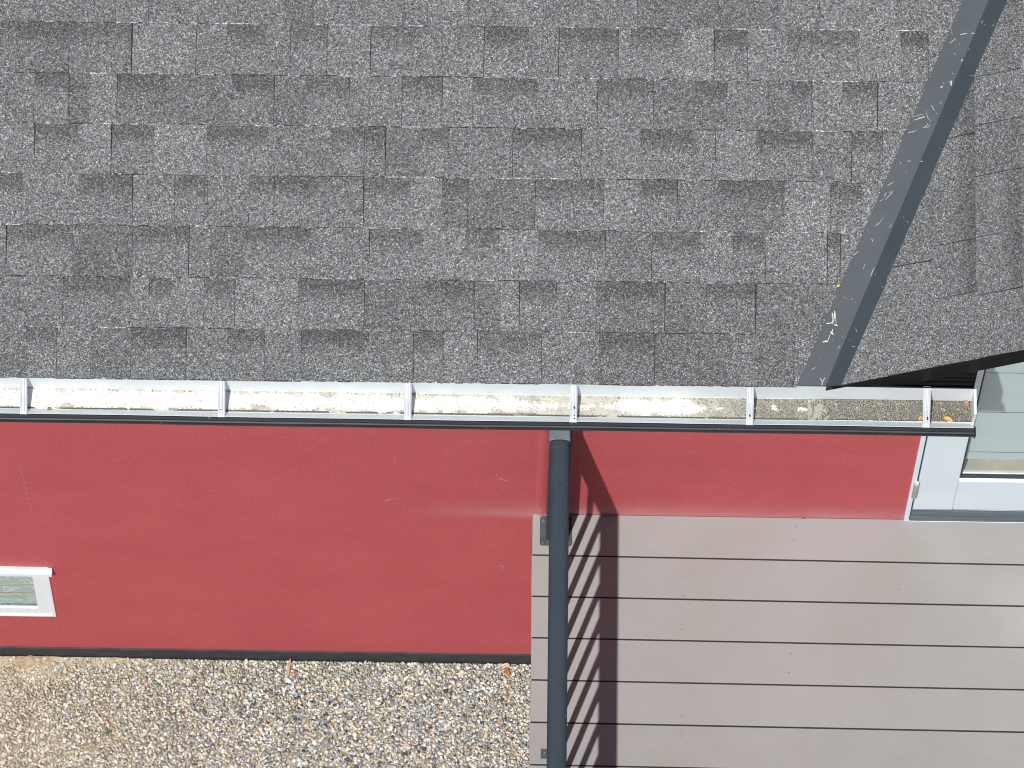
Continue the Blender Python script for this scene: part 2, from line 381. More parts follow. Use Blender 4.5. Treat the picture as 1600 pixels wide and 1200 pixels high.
def tab(P, u0, u1, v0, v1, kind, hps, axis=0, raised=0.0, skew=0.0, jit=None):
    """one shingle tab: butt edge at v0, runs up to v1; top surface cut in strips so the printed shadow band can fade"""
    base = TONE[kind] * random.uniform(0.95, 1.06)
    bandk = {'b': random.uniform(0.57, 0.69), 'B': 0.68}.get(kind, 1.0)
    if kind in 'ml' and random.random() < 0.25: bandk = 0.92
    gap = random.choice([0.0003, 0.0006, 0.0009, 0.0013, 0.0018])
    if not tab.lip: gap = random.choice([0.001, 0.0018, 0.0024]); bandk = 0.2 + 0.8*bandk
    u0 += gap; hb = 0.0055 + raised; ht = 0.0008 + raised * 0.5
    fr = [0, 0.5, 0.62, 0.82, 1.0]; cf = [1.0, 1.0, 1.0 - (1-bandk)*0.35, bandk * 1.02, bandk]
    # worn lip along the butt edge: bare or dirty granules in short runs
    mode = random.choice('wwddn'); x_ = u0
    def hlip(v): return 0.0058 + raised + 0.0002
    while x_ < u1 - 0.003 and tab.lip:
        L_ = min(random.uniform(0.006, 0.022), u1 - x_)
        pr = {'w': 0.62, 'd': 0.75, 'n': 0.12}[mode]
        if random.random() < pr:
            kk = (random.uniform(1.7, 3.4) if random.random() < 0.8 else 0.35) if mode == 'w' else (random.uniform(0.22, 0.5) if random.random() < 0.9 else 2.0)
            wv = random.uniform(0.0014, 0.0026); vv = v0 + random.uniform(-0.0006, 0.0006)
            poly = [(x_, vv - 0.0008, 0, kk), (x_ + L_, vv - 0.0008, 0, kk), (x_ + L_, vv + wv, 0, kk), (x_, vv + wv, 0, kk)]
            for hp in hps:
                if len(poly) > 2: poly = clip(poly, hp)
            if len(poly) >= 3: rb.face([P(p[0], p[1], hlip(0)) for p in poly], 0, [(min(0.5, 0.13*p[3]),)*3 for p in poly])
        x_ += L_
    vb = v0 + random.uniform(-0.0012, 0.0012); sk = random.uniform(-0.0018, 0.0018)
    def h(v): return hb + (ht - hb) * (v - vb) / (v1 - vb)
    for i in range(4):
        va = vb + fr[i]*(v1-vb); vc = vb + fr[i+1]*(v1-vb)
        if i == 3: vc += 0.006
        s0, s1 = sk * fr[i], sk * fr[i+1]
        nseg = max(1, int((u1-u0)/0.03)) if i == 0 else 1
        if nseg == 1:
            poly = [(u0+s0, va, 0, cf[i]), (u1+s0, va, 0, cf[i]), (u1+s1, vc, 0, cf[i+1]), (u0+s1, vc, 0, cf[i+1])]
        else:
            poly = [(u0 + (u1-u0)*k/nseg, va + (random.uniform(-0.0007, 0.0007) if 0 < k < nseg else 0), 0, cf[i]) for k in range(nseg+1)]
            front = list(poly)
            poly += [(u1+s1, vc, 0, cf[i+1]), (u0+s1, vc, 0, cf[i+1])]
        for hp in hps:
            if len(poly) > 2: poly = clip(poly, hp)
        if len(poly) < 3: continue
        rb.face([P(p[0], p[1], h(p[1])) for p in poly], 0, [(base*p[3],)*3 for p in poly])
        # edges down to the layer below
        for k in range(len(poly)):
            p, q = poly[k], poly[(k+1) % len(poly)]
            if abs(p[1]-vc) < 1e-7 and abs(q[1]-vc) < 1e-7: continue
            if i > 0 and abs(p[1]-va) < 1e-7 and abs(q[1]-va) < 1e-7: continue
            is_butt = i == 0 and p[1] < vb + 0.002 and q[1] < vb + 0.002
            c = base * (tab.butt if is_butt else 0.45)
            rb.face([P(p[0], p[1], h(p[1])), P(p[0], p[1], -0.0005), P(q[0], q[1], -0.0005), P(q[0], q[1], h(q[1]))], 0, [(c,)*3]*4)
tab.butt = 1.0; tab.lip = True
TILT = 0.0042
for r in range(-0, 11):
    v_at = lambda px: main_uv(px, courses_px[r] + 0.0108 * px)[1] if r > 0 else main_uv(px, 590.5 + 0.0118 * px)[1]
    v_up = lambda px: main_uv(px, courses_px[r+1] + 0.0108 * px)[1] if r < 10 else None
    row = list(ROWS.get(r, []))
    if not row:
        x = -60
        while x < 1800:
            wpx = random.uniform(45, 120); row.append((x, x+wpx, random.choice('lmmbbdB'))); x += wpx
    x = row[0][0]
    while x > -900:
        wpx = random.uniform(45, 115); row.insert(0, (x-wpx, x, random.choice('lmmbbdB'))); x -= wpx
    for (xa, xb, kd) in row:
        py = courses_px[r] + 0.0108 * xa
        u0 = main_uv(xa, py)[0]; u1 = main_uv(xb, py)[0]
        xm = (xa + xb) / 2
        v0 = v_at(xm); v1 = v_up(xm) if r < 10 else v0 + E
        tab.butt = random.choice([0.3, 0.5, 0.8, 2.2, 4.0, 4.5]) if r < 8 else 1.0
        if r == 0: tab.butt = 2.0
        tab(P_main, u0, u1, v0, v1, kd, [HP_MAIN], raised=random.choice([0, 0.0022]) if kd in 'lmd' else 0.0)
tab.lip = False
# right hand slope: courses run along Y, uphill is +X
xs = [1317, 1387, 1457, 1527, 1600, 1672, 1744, 1816]
us = [right_uv(x, 420)[0] for x in xs]
us = [us[0] - 2*(us[1]-us[0]), us[0] - (us[1]-us[0])] + us
for j in range(len(us) - 1):
    v = 0.0 - 0.004; k = 0
    jo = {4: [0.205, 0.37, 0.55, 0.70, 0.92], 3: [0.10, 0.33, 0.51, 0.76], 5: [0.19, 0.37, 0.56, 0.72]}.get(j)
    while v < 2.2:
        v2 = jo[k] if jo and k < len(jo) else v + random.uniform(0.11, 0.24)
        kd = random.choice('lmbmm') if not (j in (4, 5) and k in (1, 2)) else 'b'
        tab.butt = random.choice([0.3, 0.4, 0.8])
        Pq = lambda u, w_, h=0.0: P_right(w_, u, h)     # swap so the butt edge is at constant X
        hp = (HP_RIGHT[1], HP_RIGHT[0], HP_RIGHT[2])
        tab(Pq, v, v2, us[j], us[j+1], kd, [hp], raised=random.choice([0, 0.0022]) if kd in 'lm' else 0.0)
        v = v2; k += 1
roof = rb.build('roof', [M_SH], house, color=True, recalc=False)
# roof deck under the shingles (timber + underlay), a real slab
ub = MB()
ul, ur_b, ur_t = main_uv(-900, 600)[0], XV0, None
vt = main_uv(700, -206)[1] + E
xvt = XV0 + vt * math.sin(P1) / T2
A = [P_main(ul, 0.004, -0.004), P_main(XV0, 0.004, -0.004), P_main(xvt, vt, -0.004), P_main(ul, vt, -0.004)]
ub.face(A); ub.face([p - np.array((0, 0, 0.03)) for p in A][::-1])
for i in range(4): ub.face([A[i], A[i] - np.array((0,0,0.03)), A[(i+1)%4] - np.array((0,0,0.03)), A[(i+1)%4]])
um = us[-1]
yv = vt * math.cos(P1)
B = [P_right(0, 0.003, -0.004), P_right(um, 0.003, -0.004), P_right(um, yv, -0.004), P_right((xvt - XV0) / math.cos(P2), yv, -0.004)]
ub.face(B); ub.face([p - np.array((0, 0, 0.03)) for p in B][::-1])
for i in range(4): ub.face([B[i], B[i] - np.array((0,0,0.03)), B[(i+1)%4] - np.array((0,0,0.03)), B[(i+1)%4]])
ub.build('roof_boarding', [M_UNDER], roof, recalc=False)

# ---- valley flashing
vb_ = MB()
def vpt(px, py, side, h):
    if side == 'm': u, v = main_uv(px, py); return P_main(u, v, h)
    u, v = right_uv(px, py); return P_right(u, v, h)
TOPY = -330
def lerp(a, b, t): return (a[0] + (b[0]-a[0])*t, a[1] + (b[1]-a[1])*t)
def ext(a, b, y):                             # point on the image line a-b at row y
    t = (y - a[1]) / (b[1] - a[1]); return (a[0] + (b[0]-a[0])*t, y)
Lb, Lt = (1241, 603.5), (1502, 0); Cb, Ct = (1290, 604), (1545, 0); Rb, Rt = (1320, 603), (1579, 0)
n = 40; hF = 0.0012
rows = []
for i in range(n + 1):
    yb = 602.5 + (TOPY - 602.5) * i / n
    l = vpt(*ext(Lb, Lt, yb), 'm', hF + (0.0006 * math.sin(i * 1.3))); c = vpt(*ext(Cb, Ct, yb), 'm', hF + 0.0012); c2 = vpt(*ext(Cb, Ct, yb), 'r', hF + 0.0012)
    r_ = vpt(*ext(Rb, Rt, yb), 'r', hF + (0.0006 * math.cos(i * 1.7)))
    rows.append([l, (c + c2) / 2, r_])
for i in range(n):
    for k in range(2):
        vb_.face([rows[i][k], rows[i][k+1], rows[i+1][k+1], rows[i+1][k]]); vb_.face([p - np.array((0,0,0.001)) for p in (rows[i][k], rows[i+1][k], rows[i+1][k+1], rows[i][k+1])])
# scratches in the flashing's paint
sb = vb_
def scr(x0, y0, x1, y1, wd=0.9, bend=0.0):
    m_ = 6; pts = []
    for i in range(m_ + 1):
        t = i / m_; x = x0 + (x1-x0)*t; y = y0 + (y1-y0)*t; q = math.sin(t*math.pi) * bend
        dx, dy = x1-x0, y1-y0; L = math.hypot(dx, dy) + 1e-6; x += -dy/L*q; y += dx/L*q
        ww = wd * (0.35 + 0.65 * math.sin(math.pi * min(1, max(0, 0.08 + 0.84*t)))) / 2
        pts.append(((x - dy/L*ww, y + dx/L*ww), (x + dy/L*ww, y - dx/L*ww)))
    def side(px, py): return 'm' if px < ext(Cb, Ct, py)[0] else 'r'
    sd_ = side((x0+x1)/2, (y0+y1)/2)
    for i in range(m_):
        a, b = pts[i]; c, d = pts[i+1]
        sb.face([vpt(*a, sd_, 0.0032), vpt(*b, sd_, 0.0032), vpt(*d, sd_, 0.0032), vpt(*c, sd_, 0.0032)], 1)
for s in [(1500,54,1511,52.5,1.2),(1517,52,1524,52,1.2),(1484,68,1493,60,1),(1487,126,1486.5,134,2.4,0.8),(1469,137.5,1473.5,134.5,1.8),
          (1502,96,1504,93,1.6),(1434,185,1445,182,1),(1427,188,1445,183,1.2),(1455,165,1460,173,1),(1448,172,1455,190,0.8,3),(1418,208,1432,204,0.9),
          (1441,200,1450,192,0.9,2),(1446,199,1453,194,0.8,2),(1427,183,1443,178,0.8),(1418,252,1422,251.5,1.3),(1439,253,1443,252,1.3),(1386,290,1396,285,0.8),
          (1383,312,1394,301,0.9),(1381,308,1385,300,0.8),(1390,305,1395,298,0.8),(1332,400,1341,393,1),(1367,354,1373,348,0.8),(1360,432,1366,418,0.9),
          (1380,340,1372,352,0.6),(1340,520,1338,514,0.7),(1281,590,1285,597,1.2),(1289,590,1285,597,1.2),(1285,597,1284,603,1.4),(1268,578,1274,574,0.8),
          (1309,545,1312,540,0.7),(1351,413,1349,420,0.6),(1537,32,1534,37,1),(1330,470,1332,466,0.7),(1389,356,1394,350,0.6)]:
    scr(*s)
for i in range(50):
    t = random.random(); yb = 20 + 570 * t
    xl = ext(Lb, Lt, yb)[0] + 3; xr = ext(Rb, Rt, yb)[0] - 3
    xx = xl + (xr - xl) * random.random() ** 1.4; L = random.choice([0.8, 1, 1.2, 1.2, 3, 5]); an = random.gauss(-0.4, 0.8)
    scr(xx, yb, xx + L*math.cos(an), yb + L*math.sin(an), random.uniform(0.5, 1.1))
flash = vb_.build('valley_flashing', [M_FLASH, M_SCR], house, recalc=False)
flash['label'] = 'dark grey folded metal valley strip with white scratches'

# ---- wall
DL0 = at_y(1425.5, 745)                            # door frame outer left
DX0 = DL0[0]; DX1 = DX0 + 1.10; DZ0 = at_y(1412.5, 811)[2] + 0.003; DZ1 = 2.06
WR = at_y(82, 928)[0]; WL = WR - 0.72
WZ1 = at_y(60, 886)[2]; WZ0 = at_y(60, 961)[2]
XL, XRW = -4.2, DX1 + 0.9
ZT = ZE - 0.125
PZ = at_y(400, 1015.5)[2]                          # top of plinth
def wall_mesh(x_cuts, z_cuts, holes, y0, y1, name, m):
    mb = MB()
    for i in range(len(x_cuts)-1):
        for j in range(len(z_cuts)-1):
            xm = (x_cuts[i]+x_cuts[i+1])/2; zm = (z_cuts[j]+z_cuts[j+1])/2
            if any(h[0] < xm < h[1] and h[2] < zm < h[3] for h in holes): continue
            X0, X1, Z0, Z1 = x_cuts[i], x_cuts[i+1], z_cuts[j], z_cuts[j+1]
            mb.face([(X0,y0,Z0),(X1,y0,Z0),(X1,y0,Z1),(X0,y0,Z1)])
            mb.face([(X0,y1,Z1),(X1,y1,Z1),(X1,y1,Z0),(X0,y1,Z0)])
    for h in holes:
        mb.face([(h[0],y0,h[2]),(h[0],y0,h[3]),(h[0],y1,h[3]),(h[0],y1,h[2])])
        mb.face([(h[1],y0,h[3]),(h[1],y0,h[2]),(h[1],y1,h[2]),(h[1],y1,h[3])])
        mb.face([(h[0],y0,h[2]),(h[0],y1,h[2]),(h[1],y1,h[2]),(h[1],y0,h[2])])
        mb.face([(h[0],y0,h[3]),(h[1],y0,h[3]),(h[1],y1,h[3]),(h[0],y1,h[3])])
    for xx in (x_cuts[0], x_cuts[-1]):
        mb.face([(xx,y0,z_cuts[0]),(xx,y0,z_cuts[-1]),(xx,y1,z_cuts[-1]),(xx,y1,z_cuts[0])])
    return mb
holes = [(DX0+0.004, DX1-0.004, DZ0+0.002, DZ1-0.002), (WL+0.004, WR-0.004, WZ0+0.004, WZ1-0.004)]
xc = sorted([XL, WL+0.004, WR-0.004, DX0+0.004, DX1-0.004, XRW]); zc = sorted([GZ, WZ0+0.004, WZ1-0.004, DZ0+0.002, DZ1-0.002, ZT+0.10])
wm = wall_mesh(xc, zc, holes, 0.0, 0.3, 'wall', M_RED)
# rounded ridge added to stand in for a reflected light stripe, just left of the railing
bx = at_y(848, 740)[0]; ring = []
prof = [(bx - 0.020 + 0.040*i/10, -0.0008 - 0.0065 * math.sin(math.pi*i/10) ** 0.8) for i in range(11)]
wm.sweep([[(x, y, GZ+0.1) for x, y in prof], [(x, y, ZT) for x, y in prof]], closed=False, caps=False)
# scuffs on the render: pale scratches
sc_ = wm
def wscr(pts, wd):
    for (a, b) in zip(pts[:-1], pts[1:]):
        p = at_y(*a, -0.0008); q = at_y(*b, -0.0008); d = nrm(q - p); nn = np.array((-d[2], 0, d[0])) * wd / 2
        sc_.face([p - nn, q - nn * random.uniform(0.4, 1), q + nn * random.uniform(0.4, 1), p + nn], 1)
wscr([(780,747),(784,749),(788,750),(793,751.5),(796,752)], 0.005)
wscr([(601,784),(606,781),(612,779.5),(615,779)], 0.006)
wscr([(475,780.5),(479,780.5)], 0.004)
wscr([(779,885),(784,883),(787,887),(781,889)], 0.004)
for k in range(9):
    x = 31 + k * 2.1; y = 728 + k * 8.2; wscr([(x, y), (x + 1.2, y + 4.5)], 0.0022)
wscr([(617,715),(617.5,722)], 0.002)
wscr([(775,741),(776,744)], 0.003)
for k in range(60):
    x = random.uniform(0, 1400); y = random.uniform(690, 790) if x > 840 else random.uniform(670, 1005)
    if 0 < x < 95 and y > 870: continue
    wscr([(x, y), (x + random.uniform(-2, 2), y + random.uniform(-1, 1))], 0.0018)
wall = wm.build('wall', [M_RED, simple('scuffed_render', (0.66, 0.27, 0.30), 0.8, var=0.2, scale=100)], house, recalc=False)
# plinth
pb = MB(); n = 60
for i in range(n):
    x0 = XL + (XRW-XL)*i/n; x1 = XL + (XRW-XL)*(i+1)/n
    pb.box(x0, x1, -0.008, 0.0, GZ - 0.05, PZ)
pb = MB(); pb.box(XL, XRW, -0.006, 0.002, GZ - 0.05, PZ)
pb.build('plinth', [M_PLINTH], house, bevel=0.002)
# ---- gable fascia (black) and the boards below it
fb = MB()
yF = YE + 0.012
XFE = at_plane(1527, 592, (0, yF, 0), (0, 1, 0))[0]
Xend = P_right(us[-1], 0)[0]
def rake_z(x): return ZE + (x - XV0) * T2 - 0.006
hs = [0, 0.022, 0.030, 0.070, 0.076, 0.112, 0.118, 0.150]; ys = [-0.012, -0.012, -0.006, -0.006, -0.003, -0.003, 0.0, 0.0]
xa = XV0 + 0.020
prof0 = [(xa, yF + ys[i], rake_z(xa) - hs[i]) for i in range(8)] + [(xa, yF + 0.03, rake_z(xa) - 0.150), (xa, yF + 0.03, rake_z(xa))]
prof1 = [(Xend, yF + ys[i], rake_z(Xend) - hs[i]) for i in range(8)] + [(Xend, yF + 0.03, rake_z(Xend) - 0.150), (Xend, yF + 0.03, rake_z(Xend))]
fb.sweep([prof0, prof1])
fb.build('rake_fascia', [M_BLACK], house, bevel=0.0015)
gb = MB()                                             # triangular infill of narrow black boards under the rake
zlo = ZE - 0.10; bh = 0.036; k = 0; z = zlo
while z < rake_z(XFE):
    fan0 = (z - zlo) * 0.10
    x0 = max(XV0 - 0.05, XV0 + (z + 0.05 - ZE) / T2)
    gb.face([(x0, yF + 0.022, z), (XFE, yF + 0.022, z), (XFE, yF + 0.016, z + bh), (x0, yF + 0.016, z + bh)])
    gb.face([(x0, yF + 0.016, z + bh), (XFE, yF + 0.016, z + bh), (XFE, yF + 0.022, z + bh), (x0, yF + 0.022, z + bh)])
    z += bh
gb.face([(XFE, yF + 0.016, zlo), (XFE, -0.01, zlo), (XFE, -0.01, rake_z(XFE) - 0.1), (XFE, yF + 0.016, rake_z(XFE) - 0.1)])
gb.build('gable_boards', [M_BLACK], house, recalc=False)
# soffit and upper wall closing under the eaves
sf = MB(); sf.box(XL, XFE - 0.004, YE + 0.03, -0.001, ZE - 0.155, ZE - 0.145)
sf.build('soffit', [M_BLACK], house)

# soffit under the gable overhang
s2 = MB(); s2.face([(XFE, yF + 0.03, rake_z(XFE) - 0.14), (Xend, yF + 0.03, rake_z(Xend) - 0.14), (Xend, 0.0, rake_z(Xend) - 0.14), (XFE, 0.0, rake_z(XFE) - 0.14)])
s2.face([(XFE, -0.002, DZ1), (Xend, -0.002, DZ1), (Xend, -0.002, rake_z(Xend) - 0.10), (XFE, -0.002, rake_z(XFE) - 0.10)])
s2.build('gable_soffit', [M_BLACK], house, recalc=False)

# ---- gutter
GX0 = XL; GX1 = at_z(1522, 640, ZE - 0.05)[0]
yB = at_z(1100, 621.5, ZE - 0.105)[1]; yBf = at_z(1100, 656, ZE - 0.105)[1]; yFt = at_z(1100, 661.5, ZE - 0.07)[1]; yFr = at_z(1100, 674, ZE - 0.07)[1]
zB = ZE - 0.105; zF = ZE - 0.07
inner = [(yB + 0.004, ZE + 0.0), (yB + 0.0005, zB + 0.002), (yB - 0.001, zB), (yBf + 0.004, zB), (yBf, zB + 0.003), (yFt, zF)]
wr = yFt - yFr                                        # rim depth
bead = [(yFt - 0.002, zF + 0.001), (yFt - 0.003, zF - 0.004), (yFt - wr*0.45, zF - 0.005), (yFt - wr*0.52, zF - 0.001), (yFt - wr*0.64, zF + 0.001), (yFt - wr*0.78, zF - 0.001),
        (yFt - wr*0.93, zF - 0.006), (yFr, zF - 0.012), (yFt - wr*0.9, zF - 0.020), (yFt - wr*0.5, zF - 0.022), (yFt - 0.004, zF - 0.014)]
outer = [(yBf - 0.003, zB - 0.003), (yB + 0.008, zB - 0.003), (yB + 0.008, ZE + 0.0)]
allp = inner + bead + outer
rmi = [0]*(len(inner)) + [1]*(len(allp) - len(inner)); rmi[len(inner)-1] = 0
gm = MB(); NS = 60
rings = []
for i in range(NS + 1):
    x = GX0 + (GX1-GX0)*i/NS
    wv = 0.0006*math.sin(x*3.1) + 0.0004*math.sin(x*9)
    rings.append([(x, y + wv*(1 if k > 3 else 0.3), z) for k, (y, z) in enumerate(allp)])
gm.sweep(rings, ringmi=rmi, caps=False)
# closed end
endp = [(y, z) for y, z in inner] + [(yFt, zF)]
gm.box(GX1 - 0.004, GX1 + 0.004, yBf - 0.004, yB + 0.006, zB - 0.002, ZE - 0.004)
gm.face([(GX1+0.001, yBf, zB), (GX1+0.001, yFt - 0.001, zF), (GX1+0.001, yBf + 0.02, ZE - 0.006), (GX1+0.001, yB, zB)])
gm.box(GX1, GX1 + 0.006, yFr - 0.002, yFt + 0.002, zF - 0.022, zF + 0.003, 1)
gutter = gm.build('gutter', [M_GWHITE, M_GDARK], house, recalc=False)
# hangers
def hanger(px, wpx, ytop, first=[None]):
    c = at_z(px, ytop + 30, ZE - 0.012)
    if first[0] is None:
        hb = MB(); wd = 0.0215; y1 = yB + 0.012; y0 = yFt - 0.001
        zt, zf = ZE - 0.008, zF + 0.006
        pf = [(-wd/2, -0.010), (-wd/2, 0), (-wd/2+0.003, 0.001), (-wd*0.28, 0.001), (-wd*0.22, -0.0015), (-wd*0.08, -0.0015), (-0.001, 0.001), (wd*0.1, 0.001), (wd*0.18, -0.0012), (wd*0.30, -0.0012), (wd/2-0.003, 0.001), (wd/2, 0), (wd/2, -0.010),
              (wd/2-0.001, -0.010), (wd/2-0.002, -0.003), (-wd/2+0.002, -0.003), (-wd/2+0.001, -0.010)]
        st = [(y1, zt), (y1 - 0.010, zt + 0.002), ((y0+y1)/2, (zt+zf)/2 + 0.004), (y0 + 0.006, zf), (y0 - 0.002, zf - 0.004)]
        hb.sweep([[(x, y, z + dz) for x, dz in pf] for y, z in st])
        me_o = hb.build('gutter_hanger', [M_HANG], gutter)
        first[0] = me_o; o = me_o
    else:
        o = first[0].copy(); COL.objects.link(o); o.parent = gutter
    o.location = (c[0], 0, 0)
    return o
for px, yt in ((35.5, 593), (345.5, 596.5), (637, 600), (896.5, 604), (1172.5, 607), (1449, 608)):
    hanger(px, 11, yt)
for px in (-260, -560, -860): hanger(px, 11, 590)
# slots in some hangers, and a rivet
for px, py, hh in ((897, 637, 5.5), (897, 649, 2), (897, 654, 2.4), (1171.5, 649.5, 5), (1449, 654, 6.5), (345, 640, 1.5)):
    p = at_z(px, py, zF + 0.0125 if py < 645 else zF + 0.0085); sm = MB(); a = 0.0018; b = hh / 530 / 2
    zz = ZE - 0.008 + (p[1] - yB) / (yFt - yB) * (zF + 0.006 - ZE + 0.008) + 0.0062
    p = at_z(px, py, zz)
    sm.face([(p[0] + a*math.cos(t*math.pi/4), p[1] + b*math.sin(t*math.pi/4), zz) for t in range(8)])
    sm.build('slot', [M_HOLE], gutter, recalc=False)

# ---- residue in the gutter: white flaking crust, then grey moss and debris
def sediment(name, px0, px1, fn, label, cat, nx, hfn):
    x0 = at_z(px0, 640, zB)[0]; x1 = at_z(px1, 640, zB)[0]
    ny = 34; ya = yB + 0.0004; yb = yBf + 0.0035
    X = np.linspace(x0, x1, nx); Y = np.linspace(ya, yb, ny)
    V = []; Cc = []
    for i, x in enumerate(X):
        for j, y in enumerate(Y):
            s = (x - x0) / (x1 - x0); px = px0 + (px1-px0)*s; t = j/(ny-1)
            h, c = fn(px, t, x, y); V.append((x, y, zB + 0.0012 + h)); Cc.append(c)
    F = []
    for i in range(nx-1):
        for j in range(ny-1):
            a = i*ny + j; F.append((a, a+1, a+ny+1, a+ny))
    me = bpy.data.meshes.new(name); me.from_pydata(V, [], F)
    ca = me.color_attributes.new('Col', 'FLOAT_COLOR', 'POINT'); arr = np.ones((len(V), 4), np.float32); arr[:, :3] = np.array(Cc)
    ca.data.foreach_set('color', arr.ravel()); me.update()
    o = link_mesh(name, me, [M_SED]); tag(o, label, cat, kind='stuff'); return o
def nz(x, y, s, o=0.0): return mnoise.noise(Vector((x*s, y*s, o)))
def fbm(x, y, s, o=0.0, oc=4): return mnoise.fractal(Vector((x*s, y*s, o)), 0.7, 2.0, oc)
def interp(x, tab_): return float(np.interp(x, [a for a, b in tab_], [b for a, b in tab_]))
BEI = np.array((0.44, 0.42, 0.36)); WHT = np.array((0.63, 0.615, 0.57)); DRT = np.array((0.07, 0.065, 0.055)); GRY = np.array((0.25, 0.245, 0.22))
def crust(px, t, x, y):
    cov = interp(px, [(-500,.75),(0,.9),(300,.85),(420,.7),(650,.75),(800,.55),(900,.30),(912,.2),(940,.42),(965,.25),(990,.50),(1010,.72),(1040,.55),(1075,.62),(1095,.40),(1108,.05),(1170,-.5),(1200,-.3),(1212,.22),(1225,.1),(1240,-.5),(1275,-.05),(1290,-.6)])
    edge = -abs(t - 0.5) * 1.9 * 1.1
    f = cov + edge + 0.55 * fbm(x, y*1.2, 14, 1.0, 5) + 0.30 * nz(x, y, 120, 3) + 0.3 * nz(x, y, 300, 5)
    k = min(1, max(0, (f + 0.12) * 12))
    c = BEI * (0.9 + 0.2*fbm(x, y, 30, 2)) * (1-k) + WHT * (1 + 0.03*nz(x, y, 80, 4)) * k
    wet = min(1, max(0, (px - 1080) / 110)); sp = nz(x, y, 260, 9) + 0.5*nz(x, y, 620, 2)
    if wet > 0 and k < 0.6 and sp > 0.35 - 0.30*wet: c = c*0.35 + DRT*0.65
    if wet > 0: c = c * (1-0.35*wet*(1-k)) 
    dk = nz(x, y, 170, 21) + 0.4*nz(x, y, 500, 22)
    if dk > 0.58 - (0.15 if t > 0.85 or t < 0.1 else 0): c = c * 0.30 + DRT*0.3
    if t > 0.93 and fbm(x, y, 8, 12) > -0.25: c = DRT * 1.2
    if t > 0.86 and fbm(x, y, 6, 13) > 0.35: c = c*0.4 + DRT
    return 0.0018*k + 0.0006*max(0, nz(x, y, 90, 7)), c
def moss(px, t, x, y):
    e = min(1, max(0, (px - 1255)/60)); f1 = fbm(x, y, 60, 3, 5); f2 = nz(x, y, 330, 4); f3 = nz(x, y, 140, 8)
    g_ = np.array((0.20, 0.195, 0.145)) * (1 + 0.3*f1); 
    grey = np.array((0.20, 0.195, 0.185)); br = np.array((0.15, 0.125, 0.10))
    m_ = min(1, max(0, (px - 1420)/50)); k2 = min(1, max(0, 0.5 + 2*f3)); c = g_*k2 + grey*(1-k2); c = c*(1-m_) + (br*0.6 + c*0.4)*m_; c = c*0.80
    if f2 > 0.25: c = c*1.75 + 0.03
    if f2 < -0.22: c = c*0.35
    if f1 > 0.55: c = c + np.array((0.10, 0.09, 0.07))
    if nz(x, y, 200, 14) > 0.62: c = np.array((0.55, 0.54, 0.5))
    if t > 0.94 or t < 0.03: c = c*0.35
    if px < 1300 and fbm(x, y, 25, 6) + (1300-px)/110 > 0.25 and f2 < 0.2: c = c*0.3 + BEI*0.62
    return 0.0010 + e*(0.0035 + 0.0022*f1 + 0.0018*f2), c
sediment('lime_crust', -700, 1262, crust, 'white and beige flaking residue dried on the floor of the gutter', 'residue', 1500, None)
sediment('moss', 1262, 1521, moss, 'grey green moss and dirt filling the closed end of the gutter', 'moss', 420, None)
# loose crumbs in the debris
crumb = MB()
def blob(mb, c, r, mi=0, col=(1, 1, 1), flat=0.6):
    ph = random.random()*6; b = []
    top = (c[0], c[1], c[2] + r*flat)
    ringp = [(c[0] + r*math.cos(ph + k*math.pi/3)*random.uniform(.6, 1.1), c[1] + r*math.sin(ph + k*math.pi/3)*random.uniform(.6, 1.1), c[2]) for k in range(6)]
    for k in range(6): mb.face([ringp[k], ringp[(k+1) % 6], top], mi, [col]*3)
for k in range(700):
    px = random.choice([random.uniform(1300, 1518), random.uniform(1430, 1518)]); py = random.uniform(624, 660)
    p = at_z(px, py, zB + 0.004)
    if not (yBf + 0.004 < p[1] < yB - 0.004): continue
    col = random.choice([(0.2,0.19,0.15),(0.32,0.31,0.25),(0.09,0.08,0.07),(0.16,0.12,0.09),(0.28,0.17,0.09),(0.42,0.41,0.36)])
    blob(crumb, (p[0], p[1], zB + 0.0045), random.uniform(0.0012, 0.0032), 0, col)
o = crumb.build('crumbs', [M_SED], None, color=True, recalc=False); tag(o, 'loose crumbs of dirt and bark lying on the moss in the gutter end', 'debris', kind='stuff')

# ---- left lower window
win = empty('window', ((WL+WR)/2, 0, WZ0)); win.parent = house; win.matrix_parent_inverse = Matrix.Translation((0, 0, -GZ))
def fr_mesh(x0, x1, z0, z1, tl, tr, tb, tt, y0, y1):
    mb = MB()
    def q(xa, xb, za, zb, ya, yb): mb.box(xa, xb, ya, yb, za, zb)
    q(x0, x0+tl, z0, z1, y0, y1); q(x1-tr, x1, z0, z1, y0, y1)
    q(x0+tl, x1-tr, z0, z0+tb, y0, y1); q(x0+tl, x1-tr, z1-tt, z1, y0, y1); return mb
def pz(px, py): return at_y(px, py)[2]
gR = at_y(54, 921)[0]; gB = pz(30, 949)
fo = fr_mesh(WL, WR, WZ0, WZ1, 0.012, 0.012, 0.014, 0.014, -0.006, 0.05); fo.build('frame', [M_UPVC2], win, bevel=0.002)
fi = fr_mesh(WL+0.0125, WR-0.0125, WZ0+0.0145, WZ1-0.0145, 0.045, (WR-0.0125)-gR, gB-(WZ0+0.0145), 0.02, -0.002, 0.008)
fi.build('sash', [M_UPVC2], win, bevel=0.003)
gp = MB(); gp.box(WL+0.05, gR+0.004, 0.0, 0.004, gB-0.004, WZ1-0.02); gp.build('pane', [M_GLASS], win)
lp = MB(); lx1 = at_y(79.5, 889, -0.02)[0]; lp.box(WL-0.03, lx1, -0.024, -0.0005, WZ1-0.034, WZ1-0.004); lp.build('drip_cap', [M_UPVC2], win, bevel=0.002)
